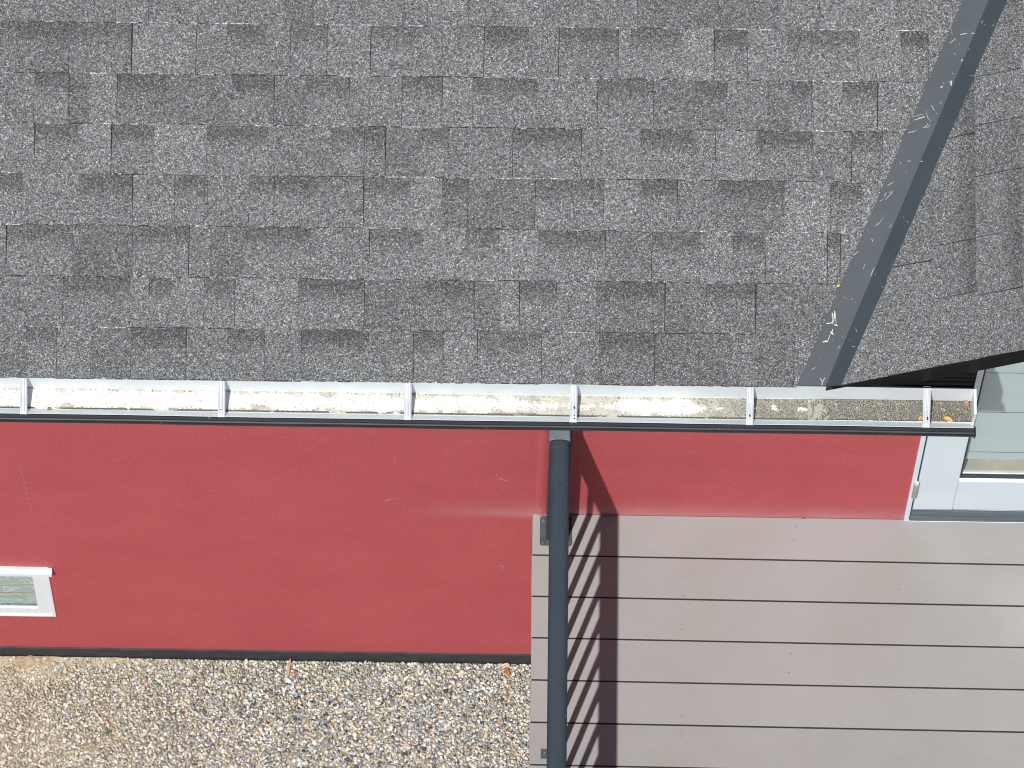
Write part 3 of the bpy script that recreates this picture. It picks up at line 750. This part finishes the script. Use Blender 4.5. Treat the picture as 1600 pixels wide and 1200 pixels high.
cp = MB(); cp.face([(WL, 0.034, WZ0-0.05), (WR, 0.034, WZ0-0.05), (WR, 0.034, WZ1), (WL, 0.034, WZ1)])
cp.build('net_curtain', [M_CURT], win, recalc=False)
sl = MB()
for i in range(4):
    z = gB + 0.030 + i*0.014; sl.box(WL+0.05, gR+0.01, 0.024, 0.028, z, z+0.003)
z = gB + 0.17; sl.box(WL+0.05, gR+0.01, 0.024, 0.028, z, z+0.004)
sl.build('blind_slats', [simple('slat_beige', (0.34, 0.32, 0.22), 0.6, var=0.3, scale=30)], win)

# ---- glazed door
door = empty('door', ((DX0+DX1)/2, 0, DZ0)); door.parent = house; door.matrix_parent_inverse = Matrix.Translation((0, 0, -GZ))
fw = 0.016
sillh = pz(1440, 793) - DZ0
fr_mesh(DX0, DX1, DZ0, DZ1, fw, fw, 0.004, 0.05, -0.009, 0.06).build('frame', [M_UPVC], door, bevel=0.003)
gd = MB(); gd.box(DX0+fw, DX0+fw+0.006, 0.004, 0.05, DZ0+0.01, DZ1-0.05); gd.build('seal', [M_GASKET], door)
lx = DX0 + fw + 0.006; gLx = at_y(1506.5, 713)[0]; gLz = pz(1540, 747.5)
lz0 = DZ0 + sillh
lf = MB()
lf.box(lx, gLx, -0.006, 0.045, lz0, DZ1-0.052)                         # hinge stile
lf.box(DX1-0.016-0.16, DX1-0.018, -0.006, 0.045, lz0, DZ1-0.052)
lf.box(gLx + 0.0008, DX1-0.018-0.16, -0.0055, 0.016, lz0, gLz - 0.012)
lf.box(gLx + 0.0008, DX1-0.018-0.16, -0.0055, 0.045, DZ1-0.2, DZ1-0.052)
lf.build('leaf_frame', [M_UPVC], door, bevel=0.003)
bd = MB(); bd.box(gLx+0.001, DX1-0.179, -0.011, 0.006, gLz-0.0115, gLz+0.000); bd.box(gLx+0.002, DX1-0.18, 0.0125, 0.016, gLz+0.006, gLz+0.013)
bd.build('glazing_bead', [M_UPVC2], door, bevel=0.002)
gk = MB(); gk.box(gLx+0.0005, gLx+0.006, 0.0, 0.02, gLz, DZ1-0.2); gk.box(gLx+0.006, DX1-0.18, 0.000, 0.012, gLz, gLz+0.004); gk.build('gasket', [M_GASKET], door)
gp = MB(); gp.box(gLx+0.006, DX1-0.18, 0.008, 0.012, gLz+0.002, DZ1-0.2); gp.build('pane', [M_GLASS], door)
zs = [pz(1560, 732), pz(1560, 720.5), pz(1560, 658.5), pz(1560, 597), pz(1560, 535), DZ1 - 0.1]
bl = MB(); yb0 = 0.030
for i in range(len(zs)-1):
    bl.face([(gLx-0.02, yb0, zs[i]+0.003), (DX1-0.1, yb0, zs[i]+0.003), (DX1-0.1, yb0, zs[i+1]-0.003), (gLx-0.02, yb0, zs[i+1]-0.003)], 0)
bl.face([(gLx-0.02, yb0+0.004, zs[0]), (DX1-0.1, yb0+0.004, zs[0]), (DX1-0.1, yb0+0.004, zs[-1]), (gLx-0.02, yb0+0.004, zs[-1])], 1)
bl.build('blind', [M_BLIND, M_BLINDEDGE], door, recalc=False)
fl = MB(); fl.face([(gLx-0.03, 0.30, gLz-0.03), (DX1, 0.30, gLz-0.03), (DX1, 0.30, zs[0]+0.3), (gLx-0.03, 0.30, zs[0]+0.3)])
fl.box(gLx-0.03, DX1-0.1, 0.018, 0.30, gLz-0.03, gLz+0.005)
fl.build('inner_floor', [M_SKIRT], door, recalc=False)
th = MB()
prs = [(-0.007, sillh-0.001), (-0.0075, sillh-0.010), (-0.0095, sillh-0.012), (-0.0095, sillh*0.68), (-0.0080, sillh*0.65), (-0.0080, sillh*0.48), (-0.0105, sillh*0.45), (-0.0105, sillh*0.2), (-0.009, 0.012), (-0.009, 0.006), (0.05, 0.004), (0.05, sillh-0.001)]
tx0 = DX0+fw+0.002
th.sweep([[(tx0, y, DZ0+z) for y, z in prs], [(DX1-0.016, y, DZ0+z) for y, z in prs]])
th.build('threshold', [M_SILL], door, bevel=0.0012)
hg = MB(); hc = at_y(1431, 756, -0.014); h0 = at_y(1428, 777, -0.014)
def cyl(mb, c0, c1, r, n=16, mi=0, cap=True):
    c0 = np.array(c0, float); c1 = np.array(c1, float); d = nrm(c1-c0); a = nrm(np.cross(d, (0.3, 1, 0.2))); b = np.cross(d, a)
    R = [[c + r_*(math.cos(2*math.pi*k/n)*a + math.sin(2*math.pi*k/n)*b) for k in range(n)] for c, r_ in ((c0, r), (c1, r))]
    mb.sweep(R, mi)
cyl(hg, (h0[0], -0.014, h0[2]), (h0[0], -0.014, hc[2]), 0.0085)
cyl(hg, (h0[0], -0.014, hc[2]+0.001), (h0[0], -0.014, hc[2]+0.012), 0.0075)
hg.build('hinge', [simple('hinge_dull_metal', (0.42, 0.42, 0.39), 0.5, 0.2, 0.35, 120)], door, bevel=0.002)

# ================================================================== DECK
deck = empty('deck', (1.5, -0.8, 0)); tag(deck, 'grey beige composite deck of wide boards laid parallel to the red wall', 'deck')
DR = 0.0058                                              # deck boards run very slightly off the wall line
pitch = None
seams = [at_z(832, y, 0)[1] for y in (866.8, 931.3, 996.0, 1062.0, 1128.2, 1194.6)]
pitch = (seams[0] - seams[-1]) / 5
seams = [seams[0] + pitch] + seams + [seams[-1] - pitch*k for k in (1, 2, 3, 4)]
XD0, XD1 = 0.0, 3.4
for i in range(len(seams)-1):
    ya, yb = seams[i], seams[i+1]; mb = MB(); gp_ = 0.0026
    jx = random.uniform(-0.0012, 0.0012)
    topl = -0.002 if i == 0 else ya - gp_
    topr = -0.002 if i == 0 else ya - gp_ - DR*XD1
    botl, botr = yb + gp_, yb + gp_ - DR*XD1
    dz = random.uniform(-0.0006, 0.0006)
    r0 = [(XD0+jx, topl, -0.025), (XD0+jx, botl, -0.025), (XD0+jx, botl, dz), (XD0+jx, topl, dz)]
    r1 = [(XD1, topr, -0.025), (XD1, botr, -0.025), (XD1, botr, dz), (XD1, topr, dz)]
    mb.sweep([r0, r1])
    for (hx, hy) in ((1065, 983), (1065, 1118), (1063, 1150), (1235, 1021), (1233, 1051), (1240, 844), (1243, 823), (1405, 921), (1068, 930)):
        q_ = at_z(hx, hy, 0)
        if botl - DR*q_[0] + 0.01 < q_[1] < topl - DR*q_[0] - 0.004:
            mb.face([(q_[0] + 0.0017*math.cos(t*math.pi/4), q_[1] + 0.0017*math.sin(t*math.pi/4), dz + 0.0003) for t in range(8)], 1)
    mb.build('board', [M_DECK, M_HOLE], deck, bevel=0.0016)
for sy in seams[1:-1]:  # dark strips added in the board gaps to stand in for their shade
    mb = MB(); mb.sweep([[(XD0+0.004, sy+0.0045, -0.016), (XD0+0.004, sy-0.0045, -0.016), (XD0+0.004, sy-0.0045, -0.0035), (XD0+0.004, sy+0.0045, -0.0035)],
                         [(XD1, sy+0.0045-DR*XD1, -0.016), (XD1, sy-0.0045-DR*XD1, -0.016), (XD1, sy-0.0045-DR*XD1, -0.0035), (XD1, sy+0.0045-DR*XD1, -0.0035)]])
    mb.build('gap_shade_strip', [M_HOLE], deck)
for x in (0.10, 0.55, 1.0, 1.45, 1.9, 2.35, 2.8, 3.25):
    mb = MB(); mb.box(x-0.03, x+0.03, seams[-1]+0.02, -0.012, -0.17, -0.0256); mb.build('joist', [M_WOOD], deck)
mb = MB(); mb.box(0.06, XD1, seams[-1]+0.06, seams[-1]+0.12, -0.30, -0.171); mb.build('beam', [M_WOOD], deck)
for x in (0.2, 1.7, 3.2):
    mb = MB(); mb.box(x-0.05, x+0.05, seams[-1]+0.04, seams[-1]+0.14, GZ, -0.301); mb.build('post', [M_WOOD], deck)

# ================================================================== RAILING
HR = 1.075                                               # centre height of the hand rail
a = at_z(874.5, 700, HR); b = at_z(869.6, 1200, HR)
rx = lambda y: a[0] + (b[0]-a[0]) * (y-a[1]) / (b[1]-a[1])
rail = empty('deck_railing', (a[0], -0.5, 0)); tag(rail, 'anthracite metal railing with round handrail standing along the left edge of the deck', 'railing')
hw, hh = 0.0305, 0.022
YT0, YT1 = at_z(874, 690, HR)[1], -2.0
def rring(y, k=1.0, kz=1.0):
    cx = rx(y); pts = []
    for i in range(28):
        t = 2*math.pi*i/28; c, s = math.cos(t), math.sin(t); e = 0.72
        pts.append((cx + hw*k*math.copysign(abs(c)**e, c), y, HR + hh*kz*math.copysign(abs(s)**e, s)))
    return pts
hr = MB(); yr = at_z(874, 697.5, HR+hh)[1]
hr.sweep([rring(YT0, .88, .88), rring(YT0-0.002, .95, .95), rring(YT0-0.006, .985, .985), rring(YT0-0.008, .99, .99), rring(yr+0.0024, .99, .99), rring(yr+0.0020, .99, .99), rring(yr+0.0016, 1.025, 1.025), rring(yr-0.0006, 1.025, 1.025), rring(yr-0.0010), rring(yr-0.0016), rring(-0.8), rring(-1.3), rring(YT1)])
hr.build('handrail', [M_RAIL], rail, smooth=False, bevel=0)
for p_ in rail.children[-1].data.polygons: p_.use_smooth = len(p_.vertices) == 4
wb = MB(); yw0 = at_z(874, 689, HR+0.01)[1]
cxb = rx(yw0)
wb.box(cxb - 0.0335, cxb + 0.0335, yw0, -0.001, HR-0.012, HR+0.012); wb.build('wall_bracket', [M_BRK], rail, bevel=0.006, seg=3)
# post by the wall on its base plate
pl0 = at_z(843.8, 805.5, 0.006); pl1 = at_z(893.5, 853.5, 0.006)
bp = MB(); x0, x1, y0, y1 = pl0[0], pl1[0], pl1[1], pl0[1]; cr = 0.010; pts = []
for cx, cy, a0 in ((x1-cr, y1-cr, 0), (x0+cr, y1-cr, 90), (x0+cr, y0+cr, 180), (x1-cr, y0+cr, 270)):
    for k in range(5):
        t = math.radians(a0 + k*22.5); pts.append((cx + cr*math.cos(t), cy + cr*math.sin(t)))
bp.sweep([[(x, y, 0.0008) for x, y in pts], [(x, y, 0.006) for x, y in pts]])
bp.build('base_plate', [M_PLATE], rail, bevel=0.0012)
px0 = at_z(853, 835, 0.006)[0]; px1 = px0 + 0.068; py0 = at_z(853, 844, 0.006)[1]; py1 = py0 + 0.060
ps = MB(); ps.box(px0, px1, py0, py1, 0.0065, HR - hh + 0.004); ps.build('post', [M_RAIL], rail, bevel=0.004, seg=3)
for (xx, yy) in ((x0+0.011, y0+0.014), (x0+0.011, y1-0.014), (x1-0.008, y0+0.014), (x1-0.008, y1-0.014)):
    bo = MB(); cyl(bo, (xx, yy, 0.0055), (xx, yy, 0.0085), 0.0085, 20); cyl(bo, (xx, yy, 0.008), (xx, yy, 0.0115), 0.0052, 6)
    bo.build('bolt', [M_PLATE], rail, bevel=0.0006)
# balusters, bottom rail, far post
bcx = (px0+px1)/2
tip = at_z(942.5, 823, 0)                                # where a gap's tip falls on the deck
period = at_z(942, 900, 0)[1] - at_z(942, 953.1, 0)[1]
SX, SY = SUN_TRAVEL[0], SUN_TRAVEL[1]
bw = 0.0165
# tip = lower side of the shadow of a baluster meeting the shadow of the rail
ytop = tip[1] - SY*(HR-0.0) - (0.006)
k = 0; protos = None
zb1 = HR - hh + 0.003
for k in range(-3, 16):
    yb = ytop - period*k - 0.0035
    if yb > py0 - 0.02 or yb < -1.95: continue
    bxp = bcx + (rx(yb) - rx(-0.1))
    if protos is None:
        mb = MB(); mb.box(-bw/2, bw/2, -bw/2, bw/2, 0.0985, zb1); protos = mb.build('baluster', [M_RAIL], rail, bevel=0.002); o = protos
        o.parent = rail; o.matrix_parent_inverse = Matrix.Translation(-rail.location)
    else:
        o = protos.copy(); COL.objects.link(o); o.parent = rail; o.matrix_parent_inverse = Matrix.Translation(-rail.location)
    o.location = (bxp, yb, 0)
br_ = MB(); br_.sweep([[(bcx + (rx(y)-rx(-.1)) + dx, y, z) for dx, z in ((-0.012, .072), (.012, .072), (.012, .098), (-.012, .098))] for y in (py0-0.0005, -1.97)])
br_.build('bottom_rail', [M_RAIL], rail, bevel=0.002)
p2 = at_z(853.5, 1182, 0.0)
q = MB(); yy = p2[1]; q.box(bcx - 0.03, bcx + 0.03, yy - 0.045-1.0, yy + 0.02-1.0, 0.0065, HR-hh+0.004); q.build('post', [M_RAIL], rail, bevel=0.004)
tl0 = at_z(845, 1170, 0.004); tl1 = at_z(858, 1186, 0.004)
tb = MB(); tb.box(tl0[0], tl1[0]+0.02, tl1[1], tl0[1], 0.0008, 0.005); tb.box(bcx-0.010, bcx+0.010, tl1[1]+0.006, tl0[1]-0.006, 0.0052, 0.0715); tb.build('foot_bracket', [M_PLATE], rail, bevel=0.001)
sw = MB(); s_ = at_z(851, 1177, 0.005); cyl(sw, (s_[0], s_[1], 0.005), (s_[0], s_[1], 0.0075), 0.0028, 12); sw.build('screw', [M_SCREW], rail)

# ================================================================== GROUND
gm_ = MB(); gm_.face([(-40, -40, GZ-0.012), (40, -40, GZ-0.012), (40, 40, GZ-0.012), (-40, 40, GZ-0.012)])
def m_ground():
    m, nt, p = mat('gravel_ground'); v = coords(nt)
    d = voro(nt, v, 80, out='Distance'); c0 = voro(nt, v, 80)
    c = ramp(nt, sepx(nt, c0), [(0.0, (0.12, 0.12, 0.12)), (0.3, (0.34, 0.34, 0.33)), (0.6, (0.5, 0.48, 0.43)), (0.85, (0.62, 0.6, 0.55)), (1.0, (0.42, 0.33, 0.22))])
    e = ramp(nt, d, [(0.35, 1.0), (0.75, 0.25)]); c = mix(nt, 1.0, c, e, 'MULTIPLY')
    nt.links.new(c, p.inputs['Base Color']); p.inputs['Roughness'].default_value = 0.9
    iv = N(nt, 'ShaderNodeMath', operation='SUBTRACT'); iv.inputs[0].default_value = 1.0; nt.links.new(d, iv.inputs[1])
    bump(nt, p, iv.outputs[0], 0.9, 0.006); return m
go = gm_.build('ground', [m_ground()], None, recalc=False); tag(go, 'gravel covered ground around the house', None, kind='structure')
# sandy bed, rising between the stones near the wall
RX0, RX1, RY0, RY1 = -2.35, 0.30, -0.62, -0.010
def sand_h(x, y):
    nearwall = max(0, 1 - (-y) / 0.10); left = min(1, max(0, (-0.75 - x) / 0.6))
    lf = min(1, max(0, (-1.15 - x)/0.5))
    f = 0.55*fbm(x, y, 5.5, 3.3, 4) + 0.35*fbm(x, y, 22, 1.3, 3)
    return -0.007 + 0.0125*max(0, nearwall*left*1.25 + 1.3*f*(0.35 + 0.65*left) + lf*0.40 - 0.22) + 0.0018*fbm(x, y, 60, 2)
def sand_h2(x, y): return min(0.0125, sand_h(x, y))
nx, ny = 420, 110; V = []; F = []
for i in range(nx):
    for j in range(ny):
        x = RX0 + (RX1-RX0)*i/(nx-1); y = RY0 + (RY1-RY0)*j/(ny-1); V.append((x, y, GZ + sand_h2(x, y)))
for i in range(nx-1):
    for j in range(ny-1):
        a_i = i*ny + j; F.append((a_i, a_i+ny, a_i+ny+1, a_i+1))
me = bpy.data.meshes.new('sand'); me.from_pydata(V, [], F); so_ = link_mesh('sand', me, [M_SOIL], smooth=True); tag(so_, 'beige sand showing between the pebbles along the wall', 'sand', kind='stuff')
# gravel: every pebble its own shape, all in one mesh
import bmesh
bm = bmesh.new(); bmesh.ops.create_icosphere(bm, subdivisions=2, radius=1.0)
bv = np.array([v.co[:] for v in bm.verts]); bf = np.array([[v.index for v in f.verts] for f in bm.faces]); bm.free()
def noise_dirs(n_, V_):
    out = np.ones((n_, len(V_)))
    for k in range(5):
        d = rng.normal(size=(n_, 3)); d /= np.linalg.norm(d, axis=1)[:, None]
        t = d @ V_.T; cut = rng.uniform(0.35, 0.85, size=(n_, 1))
        out = np.minimum(out, np.where(t > cut, cut / np.maximum(t, 1e-3), 1.0))
    return out
cell = 0.0073; gx = np.arange(RX0, RX1, cell); gy = np.arange(RY0, RY1 - 0.004, cell)
GXX, GYY = np.meshgrid(gx, gy); cx = GXX.ravel() + rng.uniform(-.5, .5, GXX.size)*cell*1.3; cy = GYY.ravel() + rng.uniform(-.5, .5, GXX.size)*cell*1.3
extra = rng.rand(len(cx)) < 0.45
cx = np.concatenate([cx, cx[extra] + rng.uniform(-.006, .006, extra.sum())]); cy = np.concatenate([cy, cy[extra] + rng.uniform(-.006, .006, extra.sum())])
ns = len(cx); cy = np.minimum(cy, RY1 - 0.005)
lay = np.concatenate([np.zeros(GXX.size), np.ones(extra.sum())])
rad = np.exp(rng.normal(math.log(0.0044), 0.33, ns)); rad = np.clip(rad, 0.0023, 0.0105)
shape = noise_dirs(ns, bv)                                        # faceted pebbles
S = np.stack([rng.uniform(0.75, 1.35, ns), rng.uniform(0.7, 1.0, ns), rng.uniform(0.45, 0.85, ns)], 1)
P = bv[None] * shape[:, :, None] * S[:, None, :] * rad[:, None, None]
th = rng.uniform(0, 2*np.pi, ns); ph = rng.normal(0, 0.35, ns)
c_, s_2 = np.cos(ph), np.sin(ph); x_, y_, z_ = P[..., 0].copy(), P[..., 1].copy(), P[..., 2].copy()
x2 = x_*c_[:, None] + z_*s_2[:, None]; z2 = -x_*s_2[:, None] + z_*c_[:, None]
ct, st_ = np.cos(th)[:, None], np.sin(th)[:, None]
P = np.stack([x2*ct - y_*st_, x2*st_ + y_*ct, z2], -1)
zc_ = GZ + 0.001 + rad*0.25 + lay*0.0055 + rng.uniform(0, 0.004, ns)
P += np.stack([cx, cy, zc_], 1)[:, None, :]
pal = np.array([(0.27,0.29,0.305),(0.38,0.41,0.42),(0.52,0.54,0.53),(0.68,0.69,0.68),(0.60,0.57,0.47),(0.50,0.41,0.27),(0.14,0.155,0.17),(0.06,0.065,0.07),(0.50,0.29,0.18),(0.60,0.50,0.43),(0.32,0.31,0.24),(0.19,0.21,0.235)])
wts = np.array([.15,.17,.16,.11,.09,.03,.09,.06,.012,.025,.05,.08]); wts /= wts.sum()
ci = rng.choice(len(pal), ns, p=wts); cc = pal[ci] * np.array((0.985, 1.0, 0.975)) * rng.uniform(0.92, 1.20, (ns, 1)); 
dusty = np.clip((-0.9 - cx)/0.9, 0, 1)*0.42 + np.clip(1 - (-cy)/0.10, 0, 1)*0.20
cc = cc*(1-dusty[:, None]) + np.array((0.50, 0.42, 0.29))*dusty[:, None]
nvb = len(bv); nfb = len(bf)
me = bpy.data.meshes.new('gravel'); me.vertices.add(ns*nvb); me.vertices.foreach_set('co', P.astype(np.float32).ravel())
idx = (bf[None] + (np.arange(ns)*nvb)[:, None, None]).ravel().astype(np.int32)
me.loops.add(len(idx)); me.loops.foreach_set('vertex_index', idx)
me.polygons.add(ns*nfb); me.polygons.foreach_set('loop_start', np.arange(0, len(idx), 3, dtype=np.int32)); 
me.update(calc_edges=True)
ca = me.color_attributes.new('Col', 'FLOAT_COLOR', 'POINT'); arr = np.ones((ns*nvb, 4), np.float32); arr[:, :3] = np.repeat(cc, nvb, axis=0)
ca.data.foreach_set('color', arr.ravel())
gr = link_mesh('gravel', me, [M_STONE]); tag(gr, 'loose grey, white and tan pebbles covering the strip beside the red wall', 'gravel', kind='stuff')
print('pebbles', ns)

# ================================================================== small loose things
def leaf(name, pos, L, W, rot, col, label, group=None, curl=0.25, tiltx=0.0, lift=0.0, cat='leaf'):
    V = []; Cc = []; F = []; nl, nw = 8, 4
    for i in range(nl+1):
        t = i/nl; wd = W*math.sin(math.pi*min(0.97, 0.06 + 0.9*t))**0.7*(1 + 0.1*random.uniform(-1, 1))/2
        for j in range(nw+1):
            s = j/nw*2 - 1
            z = curl*W*(s*s)*0.5 + curl*L*0.25*math.sin(t*2.6) ** 2
            x = (t-0.5)*L; y = s*wd + 0.12*W*math.sin(t*3)
            V.append((x, y, z)); k = 1 - 0.25*(abs(s) < 0.1) + random.uniform(-.12, .12); Cc.append([c*k for c in col])
    for i in range(nl):
        for j in range(nw):
            q_ = i*(nw+1)+j; F.append((q_, q_+nw+1, q_+nw+2, q_+1))
    me = bpy.data.meshes.new(name); me.from_pydata(V, [], F)
    ca = me.color_attributes.new('Col', 'FLOAT_COLOR', 'POINT'); arr = np.ones((len(V), 4), np.float32); arr[:, :3] = np.array(Cc); ca.data.foreach_set('color', arr.ravel())
    o = link_mesh(name, me, [M_LEAF], smooth=True); md = o.modifiers.new('sol', 'SOLIDIFY'); md.thickness = 0.0006
    o.location = pos; o.rotation_euler = (tiltx, 0, rot); tag(o, label, cat, group); return o
p = at_z(1481, 656, zB + 0.008); leaf('dry_leaf', p, 0.030, 0.013, -0.45, (0.62, 0.34, 0.13), 'curled orange dry leaf on the dirt in the closed end of the gutter', curl=0.5)
p = at_z(1439, 654, zB + 0.008); leaf('dry_leaf', p, 0.016, 0.010, 0.6, (0.50, 0.27, 0.10), 'small brown dry leaf beside the last gutter hanger', curl=0.4)
p = at_z(1510, 628, zB + 0.012); leaf('dry_leaf', p, 0.016, 0.008, 2.3, (0.42, 0.20, 0.10), 'reddish dry leaf scrap in the back corner of the gutter end', curl=0.5)
p = at_z(792, 1051, GZ + 0.014); leaf('dry_leaf', p, 0.034, 0.013, -1.15, (0.46, 0.13, 0.05), 'dark red dry leaf on gravel close to the deck edge', curl=0.5)
p = at_z(790, 1040, GZ + 0.013); leaf('dry_leaf', p, 0.028, 0.012, 0.2, (0.62, 0.40, 0.22), 'pale tan dry leaf on gravel just above the dark red one', curl=0.4)
p = at_z(452, 1042, GZ + 0.014); leaf('bark_strip', p, 0.062, 0.010, 1.45, (0.50, 0.27, 0.16), 'long brown bark strip on gravel near the middle of the plinth', curl=0.3, cat='bark')
p = at_z(462, 1052, GZ + 0.014); leaf('dry_leaf', p, 0.020, 0.010, -0.9, (0.42, 0.13, 0.05), 'small rusty leaf right of the long bark strip', curl=0.4)
for i, (px, py, L, rt) in enumerate(((36, 1028, .022, .5), (49, 1026, .026, -.15), (62, 1028.5, .019, .35), (74, 1027, .013, -.9), (14, 1046, .018, -1.2), (19, 1054, .014, .8), (46, 1041, .015, .1))):
    p = at_z(px, py, GZ + 0.013); words = ['leftmost of the row of orange leaves at the plinth', 'second orange leaf from the left at the plinth', 'third orange leaf from the left at the plinth', 'rightmost small orange leaf at the plinth',
        'orange leaf on gravel at the far left edge', 'short orange scrap below the far left leaf', 'orange scrap on gravel below the row of leaves'][i]
    leaf('dry_leaf', p, L, random.uniform(0.005, 0.009), rt, (0.42, random.uniform(0.18, 0.24), 0.11), words, group='orange dry leaves on the gravel at the left', curl=0.35)
p = at_z(1243, 807.5, 0.003); leaf('twig', at_z(1244, 808.5, 0.004), 0.062, 0.006, -0.12, (0.28, 0.11, 0.05), 'thin reddish brown twig lying where the deck meets the wall', curl=0.1, cat='twig')
p = P_main(*main_uv(1310, 447), 0.006); leaf('leaf_fragment', p, 0.011, 0.006, 0.5, (0.70, 0.50, 0.20), 'tiny yellow leaf fragment at the left edge of the valley strip', curl=0.3)
# pebble and insect-sized scraps at the gutter
lb = MB(); p = at_z(78, 639, zB + 0.004)
for k in range(7): blob(lb, (p[0] + random.uniform(-.005, .005), p[1] + random.uniform(-.003, .003), zB + 0.003), random.uniform(.004, .006), 0, random.choice([(.30,.27,.12),(.42,.38,.2),(.16,.13,.08)]), 1.1)
o = lb.build('moss_clump', [M_SED], None, color=True, recalc=False); tag(o, 'small olive moss clump on the white gutter floor beside the leftmost hanger', 'moss clump')
lb = MB(); p = at_z(529, 643, zB + 0.004)
for k in range(5): blob(lb, (p[0] + random.uniform(-.003, .003), p[1] + random.uniform(-.003, .003), zB + 0.003), random.uniform(.002, .004), 0, random.choice([(.62,.66,.30),(.55,.58,.25)]), 0.5)
o = lb.build('lichen_spot', [M_SED], None, color=True, recalc=False); tag(o, 'pale yellow green lichen spot on the white gutter floor', 'lichen')
lb = MB(); p = at_z(327, 652, zF + 0.002)
for k in range(5): blob(lb, (p[0] + random.uniform(-.004, .004), p[1] + random.uniform(-.002, .002), zF + 0.0005), random.uniform(.002, .0035), 0, random.choice([(.35,.26,.15),(.2,.14,.08)]), 0.8)
o = lb.build('dirt_crumb', [M_SED], None, color=True, recalc=False); tag(o, 'brown dirt crumb stuck on the dark gutter rim left of the second hanger', 'dirt')
# bird dropping streaks on the valley strip
db = MB()
def dsh(pts, h=0.0040):
    P_ = [vpt(x, y, 'm', h) for x, y in pts]; c = sum(P_) / len(P_) + n1*0.0010
    for i in range(len(P_)): db.face([P_[i], P_[(i+1) % len(P_)], c])
def streak(x0, y0, x1, y1, wd):
    dx, dy = x1-x0, y1-y0; L = math.hypot(dx, dy); nx_, ny_ = -dy/L*wd/2, dx/L*wd/2; pts = []
    for i in range(7): t = i/6; k = random.uniform(0.6, 1.2)*math.sin(math.pi*(0.12+0.8*t)); pts.append((x0+dx*t+nx_*k, y0+dy*t+ny_*k))
    for i in range(6, -1, -1): t = i/6; k = random.uniform(0.6, 1.2)*math.sin(math.pi*(0.12+0.8*t)); pts.append((x0+dx*t-nx_*k, y0+dy*t-ny_*k))
    dsh(pts)
streak(1300, 488, 1301, 499, 1.6); streak(1304, 485.5, 1302.5, 504, 2.0); streak(1304.5, 486, 1306.5, 507, 1.2); streak(1303, 507, 1309, 509, 2.2); streak(1301, 499, 1301, 507, 1.4); streak(1291, 505.5, 1301, 504.5, 1.6)
o = db.build('bird_dropping', [M_DROP], None, recalc=False); tag(o, 'streaky white bird dropping on the valley strip, the upper and larger splash', 'bird dropping'); db = MB()
streak(1298, 518, 1302, 523, 3.6); streak(1301, 514, 1299.5, 522, 1.8); streak(1285, 534.5, 1294, 533, 2.6); streak(1297, 522, 1293, 535, 1.2); 
o = db.build('bird_dropping', [M_DROP], None, recalc=False); tag(o, 'small white bird dropping on the valley strip just below the larger streaky one', 'bird dropping')
# grass tuft
gt = MB(); p = at_z(166, 1146, GZ + 0.008)
for k in range(16):
    an = random.uniform(0, 6.28); L = random.uniform(0.012, 0.026); bx_ = p[0] + random.uniform(-.010, .010); by_ = p[1] + random.uniform(-.008, .008); wx, wy = -math.sin(an)*.0011, math.cos(an)*.0011
    p0 = (bx_, by_, GZ + 0.006); 
    for s in range(3):
        t0, t1 = s/3, (s+1)/3
        f = lambda t, sg: (bx_ + math.cos(an)*L*t + sg*wx*(1-t*0.9), by_ + math.sin(an)*L*t + sg*wy*(1-t*0.9), GZ + 0.006 + 0.018*math.sin(t*2.2))
        gt.face([f(t0, -1), f(t0, 1), f(t1, 1), f(t1, -1)])
o = gt.build('grass_tuft', [M_GRASS], None, recalc=False); tag(o, 'small green grass tuft growing through the pebbles at the lower left', 'grass')
# dry stalk on the gravel at left
tw = MB(); p0 = at_z(44, 1048, GZ+0.016); p1 = at_z(62, 1035, GZ+0.018); cyl(tw, p0, p1, 0.0009, 6)
o = tw.build('dry_stalk', [simple('straw', (0.62, 0.58, 0.48), 0.8)], None); tag(o, 'thin pale dry stalk lying on the pebbles at the far left', 'stalk')
